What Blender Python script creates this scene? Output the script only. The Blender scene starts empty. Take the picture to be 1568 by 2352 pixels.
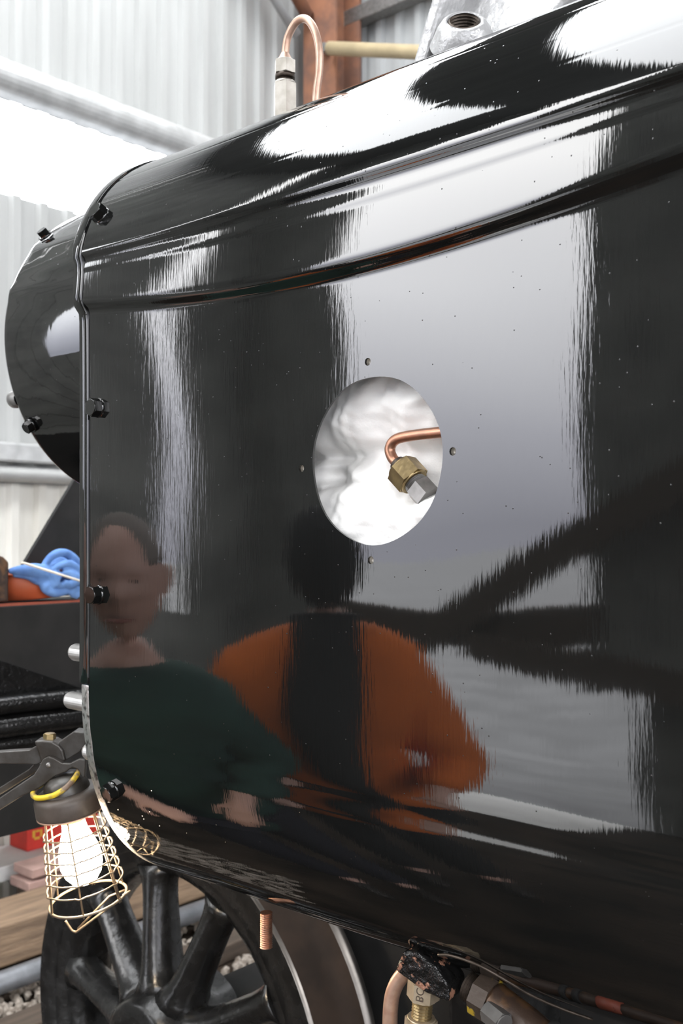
import bpy, bmesh, math, random
import numpy as np
from mathutils import Vector, Matrix, Euler
random.seed(7)
rng = np.random.default_rng(11)
SC = bpy.context.scene
COL = SC.collection
PI = math.pi
R = math.radians

# ------------------------------------------------------------------ camera
cam_d = bpy.data.cameras.new('camera')
cam = bpy.data.objects.new('camera', cam_d)
COL.objects.link(cam)
cam.location = (0.674, -0.818, 1.44)
cam.rotation_euler = (R(91.2), 0, R(41.3))
cam_d.sensor_fit = 'VERTICAL'
cam_d.sensor_height = 36.0
cam_d.lens = 2340 / 2352 * 36.0
cam_d.clip_start = 0.02
cam_d.clip_end = 500
cam_d.dof.use_dof = True
cam_d.dof.focus_distance = 1.15
cam_d.dof.aperture_fstop = 9.0
SC.camera = cam

# ------------------------------------------------------------------ overcast sky
world = bpy.data.worlds.new('overcast_sky')
SC.world = world
world.use_nodes = True
nt = world.node_tree
nt.nodes.clear()
w_out = nt.nodes.new('ShaderNodeOutputWorld')
w_bg = nt.nodes.new('ShaderNodeBackground')
w_tc = nt.nodes.new('ShaderNodeTexCoord')
w_sep = nt.nodes.new('ShaderNodeSeparateXYZ')
w_ramp = nt.nodes.new('ShaderNodeValToRGB')
nt.links.new(w_tc.outputs['Generated'], w_sep.inputs[0])
nt.links.new(w_sep.outputs['Z'], w_ramp.inputs[0])
nt.links.new(w_ramp.outputs[0], w_bg.inputs[0])
nt.links.new(w_bg.outputs[0], w_out.inputs[0])
cr = w_ramp.color_ramp
cr.elements[0].position = 0.0
cr.elements[0].color = (0.235, 0.238, 0.272, 1)
cr.elements[1].position = 0.45
cr.elements[1].color = (1.0, 1.0, 1.0, 1)
e = cr.elements.new(0.10); e.color = (0.385, 0.39, 0.43, 1)
e = cr.elements.new(0.24); e.color = (0.70, 0.705, 0.73, 1)
w_bg.inputs[1].default_value = 12.0

# ------------------------------------------------------------------ exposure
SC.view_settings.view_transform = 'Standard'
SC.view_settings.look = 'None'
SC.view_settings.gamma = 1.0
SC.view_settings.use_curve_mapping = False
SC.view_settings.exposure = 0.0

# ------------------------------------------------------------------ materials
def new_mat(name):
    m = bpy.data.materials.new(name)
    m.use_nodes = True
    n = m.node_tree
    return m, n, n.nodes['Principled BSDF']

def mat(name, col, rough=0.5, metal=0.0, noise=0.0, scale=20.0, bump=0.0, bscale=None, stretch=(1, 1, 1), col2=None,
        ior=1.5, coat=0.0, contrast=(0.35, 0.65), rvar=0.0):
    m, n, b = new_mat(name)
    b.inputs['Roughness'].default_value = rough
    b.inputs['Metallic'].default_value = metal
    b.inputs['IOR'].default_value = ior
    b.inputs['Coat Weight'].default_value = coat
    c1 = (*col, 1)
    if col2 is None:
        col2 = tuple(max(0, c * (1 - noise)) for c in col)
    tc = n.nodes.new('ShaderNodeTexCoord')
    mp = n.nodes.new('ShaderNodeMapping')
    mp.inputs['Scale'].default_value = stretch
    n.links.new(tc.outputs['Object'], mp.inputs[0])
    nz = n.nodes.new('ShaderNodeTexNoise')
    nz.inputs['Scale'].default_value = scale
    nz.inputs['Detail'].default_value = 5
    n.links.new(mp.outputs[0], nz.inputs['Vector'])
    rp = n.nodes.new('ShaderNodeValToRGB')
    rp.color_ramp.elements[0].position = contrast[0]
    rp.color_ramp.elements[1].position = contrast[1]
    rp.color_ramp.elements[0].color = (*col2, 1)
    rp.color_ramp.elements[1].color = c1
    n.links.new(nz.outputs[0], rp.inputs[0])
    n.links.new(rp.outputs[0], b.inputs['Base Color'])
    if rvar:
        mr = n.nodes.new('ShaderNodeMapRange')
        mr.inputs[3].default_value = rough - rvar
        mr.inputs[4].default_value = rough + rvar
        n.links.new(nz.outputs[0], mr.inputs[0])
        n.links.new(mr.outputs[0], b.inputs['Roughness'])
    if bump:
        nb = n.nodes.new('ShaderNodeTexNoise')
        nb.inputs['Scale'].default_value = bscale or scale * 2
        nb.inputs['Detail'].default_value = 4
        n.links.new(mp.outputs[0], nb.inputs['Vector'])
        bp = n.nodes.new('ShaderNodeBump')
        bp.inputs['Strength'].default_value = 1.0
        bp.inputs['Distance'].default_value = bump
        n.links.new(nb.outputs[0], bp.inputs['Height'])
        n.links.new(bp.outputs[0], b.inputs['Normal'])
    return m

def gloss_black(name, ior=1.72, uv=True, streak=3.3e-5, wave=2.0e-4):
    """Brush-applied black gloss enamel: fine vertical brush marks, faint dust specks."""
    m, n, b = new_mat(name)
    b.inputs['Roughness'].default_value = 0.035
    b.inputs['IOR'].default_value = ior
    tc = n.nodes.new('ShaderNodeTexCoord')
    src = tc.outputs['UV'] if uv else tc.outputs['Object']
    mp = n.nodes.new('ShaderNodeMapping')
    mp.inputs['Scale'].default_value = (330, 26, 1) if uv else (60, 60, 20)
    n.links.new(src, mp.inputs[0])
    n1 = n.nodes.new('ShaderNodeTexNoise'); n1.inputs['Scale'].default_value = 1.0; n1.inputs['Detail'].default_value = 3
    n.links.new(mp.outputs[0], n1.inputs['Vector'])
    mp2 = n.nodes.new('ShaderNodeMapping')
    mp2.inputs['Scale'].default_value = (70, 12, 1) if uv else (25, 25, 12)
    n.links.new(src, mp2.inputs[0])
    n2 = n.nodes.new('ShaderNodeTexNoise'); n2.inputs['Scale'].default_value = 1.0; n2.inputs['Detail'].default_value = 2
    n.links.new(mp2.outputs[0], n2.inputs['Vector'])
    b1 = n.nodes.new('ShaderNodeBump'); b1.inputs['Distance'].default_value = streak
    b2 = n.nodes.new('ShaderNodeBump'); b2.inputs['Distance'].default_value = wave * 0.28
    b1.inputs['Strength'].default_value = 1; b2.inputs['Strength'].default_value = 1
    n.links.new(n1.outputs[0], b1.inputs['Height'])
    n.links.new(n2.outputs[0], b2.inputs['Height'])
    n.links.new(b2.outputs[0], b1.inputs['Normal'])
    # dust nibs caught in the paint
    mp3 = n.nodes.new('ShaderNodeMapping'); mp3.inputs['Scale'].default_value = (1, 1, 1)
    n.links.new(src, mp3.inputs[0])
    vo = n.nodes.new('ShaderNodeTexVoronoi'); vo.inputs['Scale'].default_value = 105
    n.links.new(mp3.outputs[0], vo.inputs['Vector'])
    mr = n.nodes.new('ShaderNodeMapRange'); mr.interpolation_type = 'SMOOTHSTEP'
    mr.inputs[1].default_value = 0.0; mr.inputs[2].default_value = 0.085
    mr.inputs[3].default_value = 1.0; mr.inputs[4].default_value = 0.0
    n.links.new(vo.outputs['Distance'], mr.inputs[0])
    sp = n.nodes.new('ShaderNodeSeparateColor')
    n.links.new(vo.outputs['Color'], sp.inputs[0])
    gt = n.nodes.new('ShaderNodeMath'); gt.operation = 'GREATER_THAN'; gt.inputs[1].default_value = 0.62
    n.links.new(sp.outputs[0], gt.inputs[0])
    mu = n.nodes.new('ShaderNodeMath'); mu.operation = 'MULTIPLY'
    n.links.new(mr.outputs[0], mu.inputs[0]); n.links.new(gt.outputs[0], mu.inputs[1])
    b3 = n.nodes.new('ShaderNodeBump'); b3.inputs['Distance'].default_value = 0.00035; b3.inputs['Strength'].default_value = 1
    n.links.new(mu.outputs[0], b3.inputs['Height'])
    n.links.new(b1.outputs[0], b3.inputs['Normal'])
    n.links.new(b3.outputs[0], b.inputs['Normal'])
    b.inputs['Base Color'].default_value = (0.0065, 0.0068, 0.0066, 1)
    return m

M = {}
M['gloss'] = gloss_black('black_gloss_enamel')
M['gloss_part'] = gloss_black('black_gloss_enamel_on_fittings', uv=False, streak=3e-5, wave=5e-4)
M['black_cast'] = mat('worn_black_casting', (0.014, 0.014, 0.014), 0.26, 0, 0.5, 30, 0.0016, 45, rvar=0.12)
M['black_matt'] = mat('dull_black_paint', (0.011, 0.0105, 0.010), 0.8, 0, 0.6, 14, 0.0004, 60)
M['tar'] = mat('wet_black_tar_paint', (0.01, 0.01, 0.01), 0.12, 0, 0.4, 40, 0.0016, 120)
M['tar_copper'] = mat('tar_splashed_copper', (0.008, 0.008, 0.008), 0.10, 0, 0, 60, 0.006, 95, col2=(0.30, 0.15, 0.10), contrast=(0.40, 0.44))
M['collar'] = mat('grimy_collar_with_yellow_paint', (0.055, 0.04, 0.03), 0.5, 0.2, 0, 55, 0.001, 90, col2=(0.45, 0.31, 0.03), contrast=(0.38, 0.42))
M['oily'] = mat('oily_brown_pipe', (0.045, 0.028, 0.020), 0.4, 0.2, 0, 30, 0.001, 90, col2=(0.14, 0.07, 0.03), contrast=(0.35, 0.5))
M['silver_edge'] = mat('scratched_bare_steel', (0.62, 0.61, 0.60), 0.38, 0.85, 0.0, 160, 0.0008, 260, col2=(0.10, 0.09, 0.085), contrast=(0.34, 0.5), stretch=(1, 1, 0.6))
M['stud'] = mat('bright_steel', (0.66, 0.65, 0.63), 0.36, 0.75, 0.15, 60)
M['silver_paint'] = mat('silver_paint_on_casting', (0.52, 0.52, 0.52), 0.34, 0.25, 0.10, 40, 0.006, 46)
M['copper'] = mat('dull_copper', (0.50, 0.25, 0.16), 0.36, 0.85, 0.0, 70, 0.0002, 200, col2=(0.34, 0.19, 0.13))
M['copper_pale'] = mat('pale_copper', (0.62, 0.43, 0.33), 0.42, 0.6, 0.0, 70, col2=(0.50, 0.31, 0.23))
M['brass'] = mat('tarnished_brass', (0.44, 0.33, 0.16), 0.34, 0.85, 0.0, 45, 0.0003, 160, col2=(0.17, 0.125, 0.07))
M['brass_pale'] = mat('pale_brass', (0.62, 0.52, 0.38), 0.4, 0.7, 0.0, 45, 0.0003, 160, col2=(0.44, 0.35, 0.24))
M['steel_pale'] = mat('pale_zinc_steel', (0.60, 0.57, 0.52), 0.36, 0.6, 0.0, 60, col2=(0.45, 0.42, 0.37))
M['steel_grey'] = mat('grey_steel', (0.30, 0.29, 0.28), 0.42, 0.7, 0.3, 60)
M['steel_dull'] = mat('dull_grey_bolt', (0.12, 0.115, 0.11), 0.5, 0.3, 0.3, 60)
M['dark_thread'] = mat('dark_thread', (0.09, 0.07, 0.055), 0.45, 0.6, 0.4, 90)
M['red_oxide'] = mat('red_oxide_primer', (0.33, 0.075, 0.04), 0.5, 0, 0.3, 25)
M['rust'] = mat('rusted_steel', (0.30, 0.13, 0.07), 0.8, 0, 0.0, 9, 0.002, 30, col2=(0.16, 0.08, 0.055))
M['wool'] = mat('white_ceramic_wool', (0.93, 0.92, 0.90), 0.95, 0, 0.04, 14, 0.002, 60, contrast=(0.3, 0.7))
M['wall_white'] = mat('pale_sheet_paint', (0.43, 0.434, 0.424), 0.6, 0, 0.0, 1.6, col2=(0.36, 0.364, 0.354), stretch=(1, 4, 0.5))
M['wall_dirty'] = mat('dirty_cream_sheet_paint', (0.80, 0.785, 0.73), 0.6, 0, 0.0, 2.2, col2=(0.64, 0.62, 0.56), stretch=(1, 4, 0.6))
M['wall_grey'] = mat('grey_sheet', (0.42, 0.43, 0.43), 0.55, 0, 0.2, 2)
M['wall_dark'] = mat('dark_creosoted_boards', (0.20, 0.203, 0.188), 0.75, 0, 0.4, 4)
M['roof_dark'] = mat('dark_roof_sheet', (0.10, 0.103, 0.10), 0.8, 0, 0.3, 3)
M['galv'] = mat('galvanised_rail', (0.55, 0.555, 0.55), 0.42, 0.35, 0.25, 12)
M['timber'] = mat('weathered_timber', (0.30, 0.205, 0.13), 0.85, 0, 0.0, 7, 0.003, 16, stretch=(6, 0.7, 6), col2=(0.17, 0.115, 0.075))
M['timber_dark'] = mat('dark_timber', (0.085, 0.062, 0.045), 0.85, 0, 0.4, 7, stretch=(6, 0.7, 6))
M['plank_pink'] = mat('pinkish_planks', (0.46, 0.30, 0.26), 0.75, 0, 0.4, 8)
M['concrete'] = mat('pale_concrete', (0.70, 0.70, 0.69), 0.85, 0, 0.15, 5, 0.002, 30)
M['floor'] = mat('oily_ballast_floor', (0.042, 0.030, 0.022), 0.9, 0, 0.0, 3.5, 0.01, 30, col2=(0.010, 0.008, 0.006), ior=1.2)
M['gravel'] = mat('ballast_stones', (0.34, 0.30, 0.26), 0.9, 0, 0.0, 60, col2=(0.15, 0.12, 0.095))
M['ground_out'] = mat('yard_gravel', (0.235, 0.24, 0.25), 0.9, 0, 0.3, 2)
M['pipe_grey'] = mat('grey_pipe', (0.25, 0.26, 0.28), 0.45, 0.5, 0.3, 20)
M['red_box'] = mat('red_painted_tin', (0.72, 0.045, 0.03), 0.5, 0, 0.2, 12)
M['yellow'] = mat('worn_yellow_paint', (0.72, 0.52, 0.03), 0.45, 0, 0.0, 40, col2=(0.19, 0.13, 0.09), contrast=(0.44, 0.54))
M['yellow_flat'] = mat('yellow_print', (0.75, 0.45, 0.05), 0.6)
M['red_tin'] = mat('orange_red_tin', (0.48, 0.105, 0.04), 0.45, 0, 0.3, 9)
M['rag'] = mat('blue_cotton_rag', (0.17, 0.33, 0.66), 0.95, 0, 0.0, 16, 0.0015, 60, col2=(0.09, 0.19, 0.46))
M['rod'] = mat('cream_rod', (0.70, 0.65, 0.56), 0.6)
M['clamp'] = mat('grimy_grey_clamp', (0.085, 0.081, 0.076), 0.36, 0.35, 0.0, 26, 0.0006, 60, col2=(0.040, 0.034, 0.028))
M['rubber'] = mat('old_brown_rubber', (0.10, 0.082, 0.070), 0.5, 0, 0.0, 24, 0.0005, 60, col2=(0.055, 0.042, 0.034))
M['ceramic'] = mat('tan_lamp_holder', (0.52, 0.27, 0.11), 0.55, 0, 0.3, 30)
M['wire'] = mat('galvanised_wire', (0.27, 0.215, 0.155), 0.45, 0.5, 0.3, 60)
M['tube_cream'] = mat('cream_scaffold_tube', (0.50, 0.40, 0.24), 0.6, 0, 0.2, 8)
M['tyre'] = mat('worn_steel_tyre', (0.20, 0.185, 0.17), 0.36, 0.9, 0.4, 20)
M['tread'] = mat('rusty_tyre_tread', (0.024, 0.015, 0.010), 0.75, 0.0, 0.5, 14, ior=1.3)
M['skin'] = mat('skin', (0.68, 0.42, 0.34), 0.5, 0, 0.12, 14)
M['lips'] = mat('lips', (0.36, 0.14, 0.11), 0.5)
M['jacket_orange'] = mat('orange_jacket_cloth', (0.86, 0.20, 0.025), 0.85, 0, 0.25, 6, 0.003, 18)
M['cloth_black'] = mat('black_cloth', (0.012, 0.012, 0.013), 0.9)
M['cloth_green'] = mat('dark_green_cloth', (0.022, 0.075, 0.060), 0.9, 0, 0.4, 6, 0.003, 18)
M['cloth_navy'] = mat('navy_cloth', (0.018, 0.018, 0.028), 0.9)
M['hair_grey'] = mat('short_grey_hair', (0.22, 0.19, 0.17), 0.8)
M['boot'] = mat('boot_leather', (0.02, 0.016, 0.013), 0.5)
M['leaf'] = mat('hedge_leaves', (0.05, 0.085, 0.025), 0.7, 0, 0.5, 5)
M['letter'] = mat('stamped_letter_shadow', (0.07, 0.05, 0.035), 0.6)

def clear_mat():
    m = bpy.data.materials.new('clear_sheet')
    m.use_nodes = True
    n = m.node_tree
    n.nodes.clear()
    o = n.nodes.new('ShaderNodeOutputMaterial')
    mx = n.nodes.new('ShaderNodeMixShader')
    tr = n.nodes.new('ShaderNodeBsdfTransparent')
    tr.inputs[0].default_value = (0.93, 0.94, 0.95, 1)
    gl = n.nodes.new('ShaderNodeBsdfGlossy')
    gl.inputs['Roughness'].default_value = 0.1
    mx.inputs[0].default_value = 0.05
    n.links.new(tr.outputs[0], mx.inputs[1]); n.links.new(gl.outputs[0], mx.inputs[2])
    n.links.new(mx.outputs[0], o.inputs[0])
    return m
M['clear'] = clear_mat()

def emit_mat():
    m = bpy.data.materials.new('lit_lamp_glass')
    m.use_nodes = True
    n = m.node_tree
    n.nodes.clear()
    o = n.nodes.new('ShaderNodeOutputMaterial')
    em = n.nodes.new('ShaderNodeEmission')
    em.inputs[0].default_value = (1.0, 0.80, 0.56, 1)
    em.inputs[1].default_value = 140.0
    n.links.new(em.outputs[0], o.inputs[0])
    return m
M['bulb'] = emit_mat()

# ------------------------------------------------------------------ mesh helpers
class MB:
    def __init__(self):
        self.v = []; self.f = []; self.sm = []
    def add(self, vs, fs, smooth=False):
        o = len(self.v)
        self.v += [tuple(map(float, p)) for p in vs]
        self.f += [tuple(i + o for i in q) for q in fs]
        self.sm += [smooth] * len(fs)
        return self
    def box(self, c, s, rot=None):
        hx, hy, hz = s[0] / 2, s[1] / 2, s[2] / 2
        vs = [Vector((x * hx, y * hy, z * hz)) for x in (-1, 1) for y in (-1, 1) for z in (-1, 1)]
        if rot is not None:
            vs = [rot @ p for p in vs]
        vs = [p + Vector(c) for p in vs]
        return self.add(vs, [(0, 1, 3, 2), (4, 6, 7, 5), (0, 4, 5, 1), (2, 3, 7, 6), (0, 2, 6, 4), (1, 5, 7, 3)])
    def sweep(self, pts, rad, n=12, caps=True, smooth=True, closed=False, ref=None, phase=0.0):
        """Tube along pts; rad a number or list (or (a,b) pairs)."""
        pts = [Vector(p) for p in pts]
        k = len(pts)
        if not isinstance(rad, (list, tuple)):
            rad = [rad] * k
        ts = []
        for i in range(k):
            if closed:
                t = pts[(i + 1) % k] - pts[i - 1]
            else:
                t = pts[min(i + 1, k - 1)] - pts[max(i - 1, 0)]
            ts.append(t.normalized())
        a = Vector(ref) if ref is not None else (Vector((0, 0, 1)) if abs(ts[0].z) < 0.9 else Vector((1, 0, 0)))
        vs = []
        for i in range(k):
            t = ts[i]
            a = (a - t * a.dot(t))
            a.normalize()
            b = t.cross(a)
            r = rad[i]
            ra, rb = r if isinstance(r, (list, tuple)) else (r, r)
            for j in range(n):
                an = 2 * PI * j / n + phase
                vs.append(pts[i] + a * (math.cos(an) * ra) + b * (math.sin(an) * rb))
        fs = []
        for i in range(k if closed else k - 1):
            i2 = (i + 1) % k
            for j in range(n):
                j2 = (j + 1) % n
                fs.append((i * n + j, i * n + j2, i2 * n + j2, i2 * n + j))
        self.add(vs, fs, smooth)
        if caps and not closed:
            o = len(self.v) - k * n
            self.f.append(tuple(o + j for j in range(n))[::-1]); self.sm.append(False)
            self.f.append(tuple(o + (k - 1) * n + j for j in range(n))); self.sm.append(False)
        return self
    def cyl(self, a, b, r, n=16, r2=None, smooth=True, phase=0.0, ref=None):
        return self.sweep([a, b], [r, r if r2 is None else r2], n, True, smooth, ref=ref, phase=phase)
    def hexa(self, a, b, r, chamf=0.12, ref=None, phase=0.0):
        """Hexagonal prism from a to b with turned-down corners (r = corner radius)."""
        a = Vector(a); b = Vector(b); t = (b - a); L = t.length; t.normalize()
        rr = r * 0.88
        self.sweep([a, b], [r, r], 6, True, False, ref=ref, phase=phase)
        self.sweep([b, b + t * L * chamf], [rr, rr * 0.94], 24, True, True, ref=ref)
        self.sweep([a - t * L * chamf, a], [rr * 0.94, rr], 24, True, True, ref=ref)
        return self
    def thread(self, a, b, r, pitch, n=18, depth=0.12):
        a = Vector(a); b = Vector(b); L = (b - a).length
        k = max(2, int(L / pitch) * 2)
        pts = [a + (b - a) * (i / k) for i in range(k + 1)]
        rad = [r if i % 2 == 0 else r * (1 - depth) for i in range(k + 1)]
        return self.sweep(pts, rad, n, True, False)
    def lathe(self, prof, o=(0, 0, 0), axis=(0, 0, 1), n=32, smooth=True, a0=0.0, a1=2 * PI, ref=None):
        """prof: list of (radius, height) along axis."""
        t = Vector(axis).normalized()
        r0 = Vector(ref) if ref is not None else (Vector((1, 0, 0)) if abs(t.x) < 0.9 else Vector((0, 1, 0)))
        a = (r0 - t * r0.dot(t)).normalized(); b = t.cross(a)
        O = Vector(o)
        full = abs(a1 - a0 - 2 * PI) < 1e-6
        m = n if full else n + 1
        vs = []
        for (r, h) in prof:
            for j in range(m):
                an = a0 + (a1 - a0) * j / n
                vs.append(O + t * h + a * (r * math.cos(an)) + b * (r * math.sin(an)))
        fs = []
        for i in range(len(prof) - 1):
            for j in range(n):
                j2 = (j + 1) % m if full else j + 1
                fs.append((i * m + j, i * m + j2, (i + 1) * m + j2, (i + 1) * m + j))
        return self.add(vs, fs, smooth)
    def prism(self, poly, O, ex, ey, depth):
        """Polygon in the ex/ey plane, extruded by depth along ex x ey."""
        O = Vector(O); ex = Vector(ex).normalized(); ey = Vector(ey).normalized(); ez = ex.cross(ey).normalized()
        n = len(poly)
        vs = [O + ex * p[0] + ey * p[1] - ez * depth / 2 for p in poly] + [O + ex * p[0] + ey * p[1] + ez * depth / 2 for p in poly]
        fs = [tuple(range(n))[::-1], tuple(range(n, 2 * n))]
        fs += [(i, (i + 1) % n, (i + 1) % n + n, i + n) for i in range(n)]
        return self.add(vs, fs)
    def build(self, name, m, parent=None, bevel=0.0, seg=2, origin=None, sub=0):
        me = bpy.data.meshes.new(name)
        me.from_pydata(self.v, [], self.f)
        me.polygons.foreach_set('use_smooth', self.sm)
        me.update()
        bm = bmesh.new(); bm.from_mesh(me)
        bmesh.ops.recalc_face_normals(bm, faces=bm.faces)
        bm.to_mesh(me); bm.free()
        me.materials.append(M[m] if isinstance(m, str) else m)
        o = bpy.data.objects.new(name, me)
        COL.objects.link(o)
        if parent is not None:
            attach(o, parent)
        if bevel:
            bv = o.modifiers.new('bevel', 'BEVEL'); bv.width = bevel; bv.segments = seg; bv.limit_method = 'ANGLE'; bv.angle_limit = R(35)
        if sub:
            sb = o.modifiers.new('sub', 'SUBSURF'); sb.levels = sub; sb.render_levels = sub
        return o

def attach(o, parent):
    o.parent = parent
    # geometry is written in world coordinates: cancel the chain of parent offsets
    w = Matrix.Identity(4); p = parent
    chain = []
    while p is not None:
        chain.append(p); p = p.parent
    for p in reversed(chain):
        w = w @ p.matrix_parent_inverse @ Matrix.LocRotScale(p.location, p.rotation_euler, p.scale)
    o.matrix_parent_inverse = w.inverted()

def thing(name, label, cat, loc=(0, 0, 0), group=None):
    o = bpy.data.objects.new(name, None)
    o.empty_display_size = 0.05
    COL.objects.link(o)
    o.location = loc
    o['label'] = label; o['category'] = cat
    if group: o['group'] = group
    return o

def tag(o, label, cat, group=None):
    o['label'] = label; o['category'] = cat
    if group: o['group'] = group
    return o

def struct(o, label=None, cat=None):
    o['kind'] = 'structure'
    if label: o['label'] = label
    if cat: o['category'] = cat
    return o

def holder(name, loc=(0, 0, 0)):
    o = bpy.data.objects.new(name, None); COL.objects.link(o); o.location = loc
    return o

def catmull(P, n=8, closed=False):
    P = [Vector(p) for p in P]; k = len(P); out = []
    for i in range(k if closed else k - 1):
        p0 = P[(i - 1) % k] if (closed or i > 0) else P[0] * 2 - P[1]
        p1 = P[i]; p2 = P[(i + 1) % k]
        p3 = P[(i + 2) % k] if (closed or i + 2 < k) else P[-1] * 2 - P[-2]
        for j in range(n):
            t = j / n
            out.append(0.5 * ((2 * p1) + (p2 - p0) * t + (2 * p0 - 5 * p1 + 4 * p2 - p3) * t * t + (3 * p1 - p0 - 3 * p2 + p3) * t ** 3))
    if not closed: out.append(P[-1])
    return out

# ================================================================== THE SHED
XF, YL, YR, ZR, ZF, XB = -3.4, -3.0, 3.6, 5.0, -0.2, 6.0

# ---- floor and yard
fl = MB(); fl.add([(XF, YL, ZF), (XB, YL, ZF), (XB, YR, ZF), (XF, YR, ZF), (XF, YL, ZF - .1), (XB, YL, ZF - .1), (XB, YR, ZF - .1), (XF, YR, ZF - .1)],
       [(0, 1, 2, 3), (7, 6, 5, 4), (0, 4, 5, 1), (1, 5, 6, 2), (2, 6, 7, 3), (3, 7, 4, 0)])
struct(fl.build('floor', 'floor'), 'dark oily earth floor under the locomotive', 'floor')
ap = MB(); ap.box((-1.93, -2.55, ZF + .012), (1.5, .80, .024))
struct(ap.build('floor_apron', 'concrete', bevel=.004), 'pale concrete strip along the open doorway', 'floor')
yd = MB()
for (x0, x1, y0, y1) in [(-60, 60, -60, YL), (-60, 60, YR, 60), (-60, XF, YL, YR), (XB, 60, YL, YR)]:
    yd.add([(x0, y0, ZF - .05), (x1, y0, ZF - .05), (x1, y1, ZF - .05), (x0, y1, ZF - .05)], [(0, 1, 2, 3)])
struct(yd.build('ground', 'ground_out'), 'open gravel yard around the shed', 'ground')

# ---- profiled sheet
PITCH, RIB = 0.137, 0.026
def sheet_profile(w0, w1):
    """(along, out) points of a box-ribbed sheet between w0 and w1."""
    pts = []; k = math.floor(w0 / PITCH)
    while k * PITCH < w1:
        b = k * PITCH
        for (u, h) in ((0, 0), (.070, 0), (.085, RIB), (.122, RIB), (.137, 0)):
            if w0 - 1e-6 <= b + u <= w1 + 1e-6: pts.append((b + u, h))
        k += 1
    out = [pts[0]]
    for p in pts[1:]:
        if p[0] - out[-1][0] > 1e-4: out.append(p)
    return out
def sheet(axis, at, w0, w1, z0, z1, sign, name, m, parent):
    mb = MB(); pr = sheet_profile(w0, w1); n = len(pr); vs = []
    for off in (0, -.002):
        for z in (z0, z1):
            for (u, h) in pr:
                d = at + sign * (h + off)
                vs.append((d, u, z) if axis == 'X' else (u, d, z))
    fs = []
    for i in range(n - 1):
        fs += [(i, i + 1, n + i + 1, n + i), (2 * n + i, 3 * n + i, 3 * n + i + 1, 2 * n + i + 1),
               (i, 2 * n + i, 2 * n + i + 1, i + 1), (n + i, n + i + 1, 3 * n + i + 1, 3 * n + i)]
    fs += [(0, n, 3 * n, 2 * n), (n - 1, 3 * n - 1, 4 * n - 1, 2 * n - 1)]
    mb.add(vs, fs)
    return mb.build(name, m, parent)
def sheets(axis, at, w0, w1, z0, z1, sign, m, parent, per=7, name='cladding_sheet'):
    w = w0; st = per * PITCH
    while w < w1 - .05:
        sheet(axis, at, w, min(w + st, w1), z0, z1, sign, name, m, parent)
        w += st

# front wall (seen beyond the casing)
wf = struct(holder('wall_front', (XF, 1.8, ZF)), 'pale ribbed sheet end wall of the shed with a clear strip', 'wall')
sheets('X', XF, 0.0, 3.6, 3.36, ZR, 1, 'wall_white', wf)
sheets('X', XF, 0.0, 3.6, 1.66, 2.94, 1, 'wall_white', wf)
sheets('X', XF, 0.0, 3.6, ZF, 1.66, 1, 'wall_dirty', wf)
sheets('X', XF - .01, 0.0, 3.6, 2.90, 3.42, 1, 'clear', wf, name='clear_sheet')
# wall rails on the front wall
def roll_rail(y0, y1, z, name, m, r=.075, out=.10):
    mb = MB()
    prof = []
    for k in range(13):
        an = PI / 2 - PI * k / 12
        prof.append((XF + .03 + out * .5 + math.cos(an) * out * .6, z + math.sin(an) * r))
    prof += [(XF + .03, z - r), (XF + .03, z + r)]
    n = len(prof)
    vs = [(p[0], y, p[1]) for y in (y0, y1) for p in prof]
    fs = [(i, (i + 1) % n, (i + 1) % n + n, i + n) for i in range(n)] + [tuple(range(n)), tuple(range(n, 2 * n))[::-1]]
    mb.add(vs, fs, False)
    return mb.build(name, m)
o = roll_rail(0, 3.5, 3.425, 'trim_1', 'galv'); struct(o, 'rounded grey wall rail above the bright clear strip', 'rail')
mb = MB(); mb.box((XF + .075, 1.75, 1.79), (.09, 3.5, .085)); struct(mb.build('trim_2', 'galv', bevel=.01), 'flat grey wall rail at the middle of the end wall', 'rail')
o = roll_rail(0, 3.5, 1.70, 'trim_3', 'wall_white', r=.035, out=.08); struct(o, 'thin white wall rail below the flat grey rail', 'rail')
# dark door on the camera side of the end wall; gap beside it lets daylight in (seen mirrored in the paint)
dr = struct(holder('door_1', (XF, -1.1, ZF)), 'dark boarded shed door in the end wall', 'door')
y = -2.475
while y < -0.02:
    if -2.02 < y + .1 < -1.58:
        for (z0, z1) in ((ZF, 1.62), (3.5, ZR)):
            mb = MB(); mb.box((XF, y + .10, (z0 + z1) / 2), (.05, .196, z1 - z0)); mb.build('plank', 'wall_dark', dr)
        mb = MB(); mb.box((XF, y + .10, 2.56), (.006, .2, 1.9)); mb.build('door_pane', 'clear', dr)
    else:
        mb = MB(); mb.box((XF, y + .10, (ZR + ZF) / 2), (.05, .196, ZR - ZF)); mb.build('plank', 'wall_dark', dr)
    y += .2025
mb = MB(); mb.box((XF, -2.84, (ZR + ZF) / 2), (.06, .42, ZR - ZF)); mb.box((XF, -2.553, (1.06 + ZF) / 2), (.06, .154, 1.06 - ZF))
struct(mb.build('wall_front_pier', 'wall_dark'), 'dark pier beside the shed door', 'wall')

# far side wall
wr = struct(holder('wall_right', (0, YR, ZF)), 'ribbed grey sheet side wall behind the locomotive', 'wall')
sheets('Y', YR, XF, XB, ZF, ZR, -1, 'wall_grey', wr, per=14)
mb = MB(); mb.box(((XF + 2) / 2, YR - .07, 4.36), (2 - XF, .08, .09)); struct(mb.build('trim_4', 'steel_grey', bevel=.006), 'dark grey rail along the side wall', 'rail')

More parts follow.
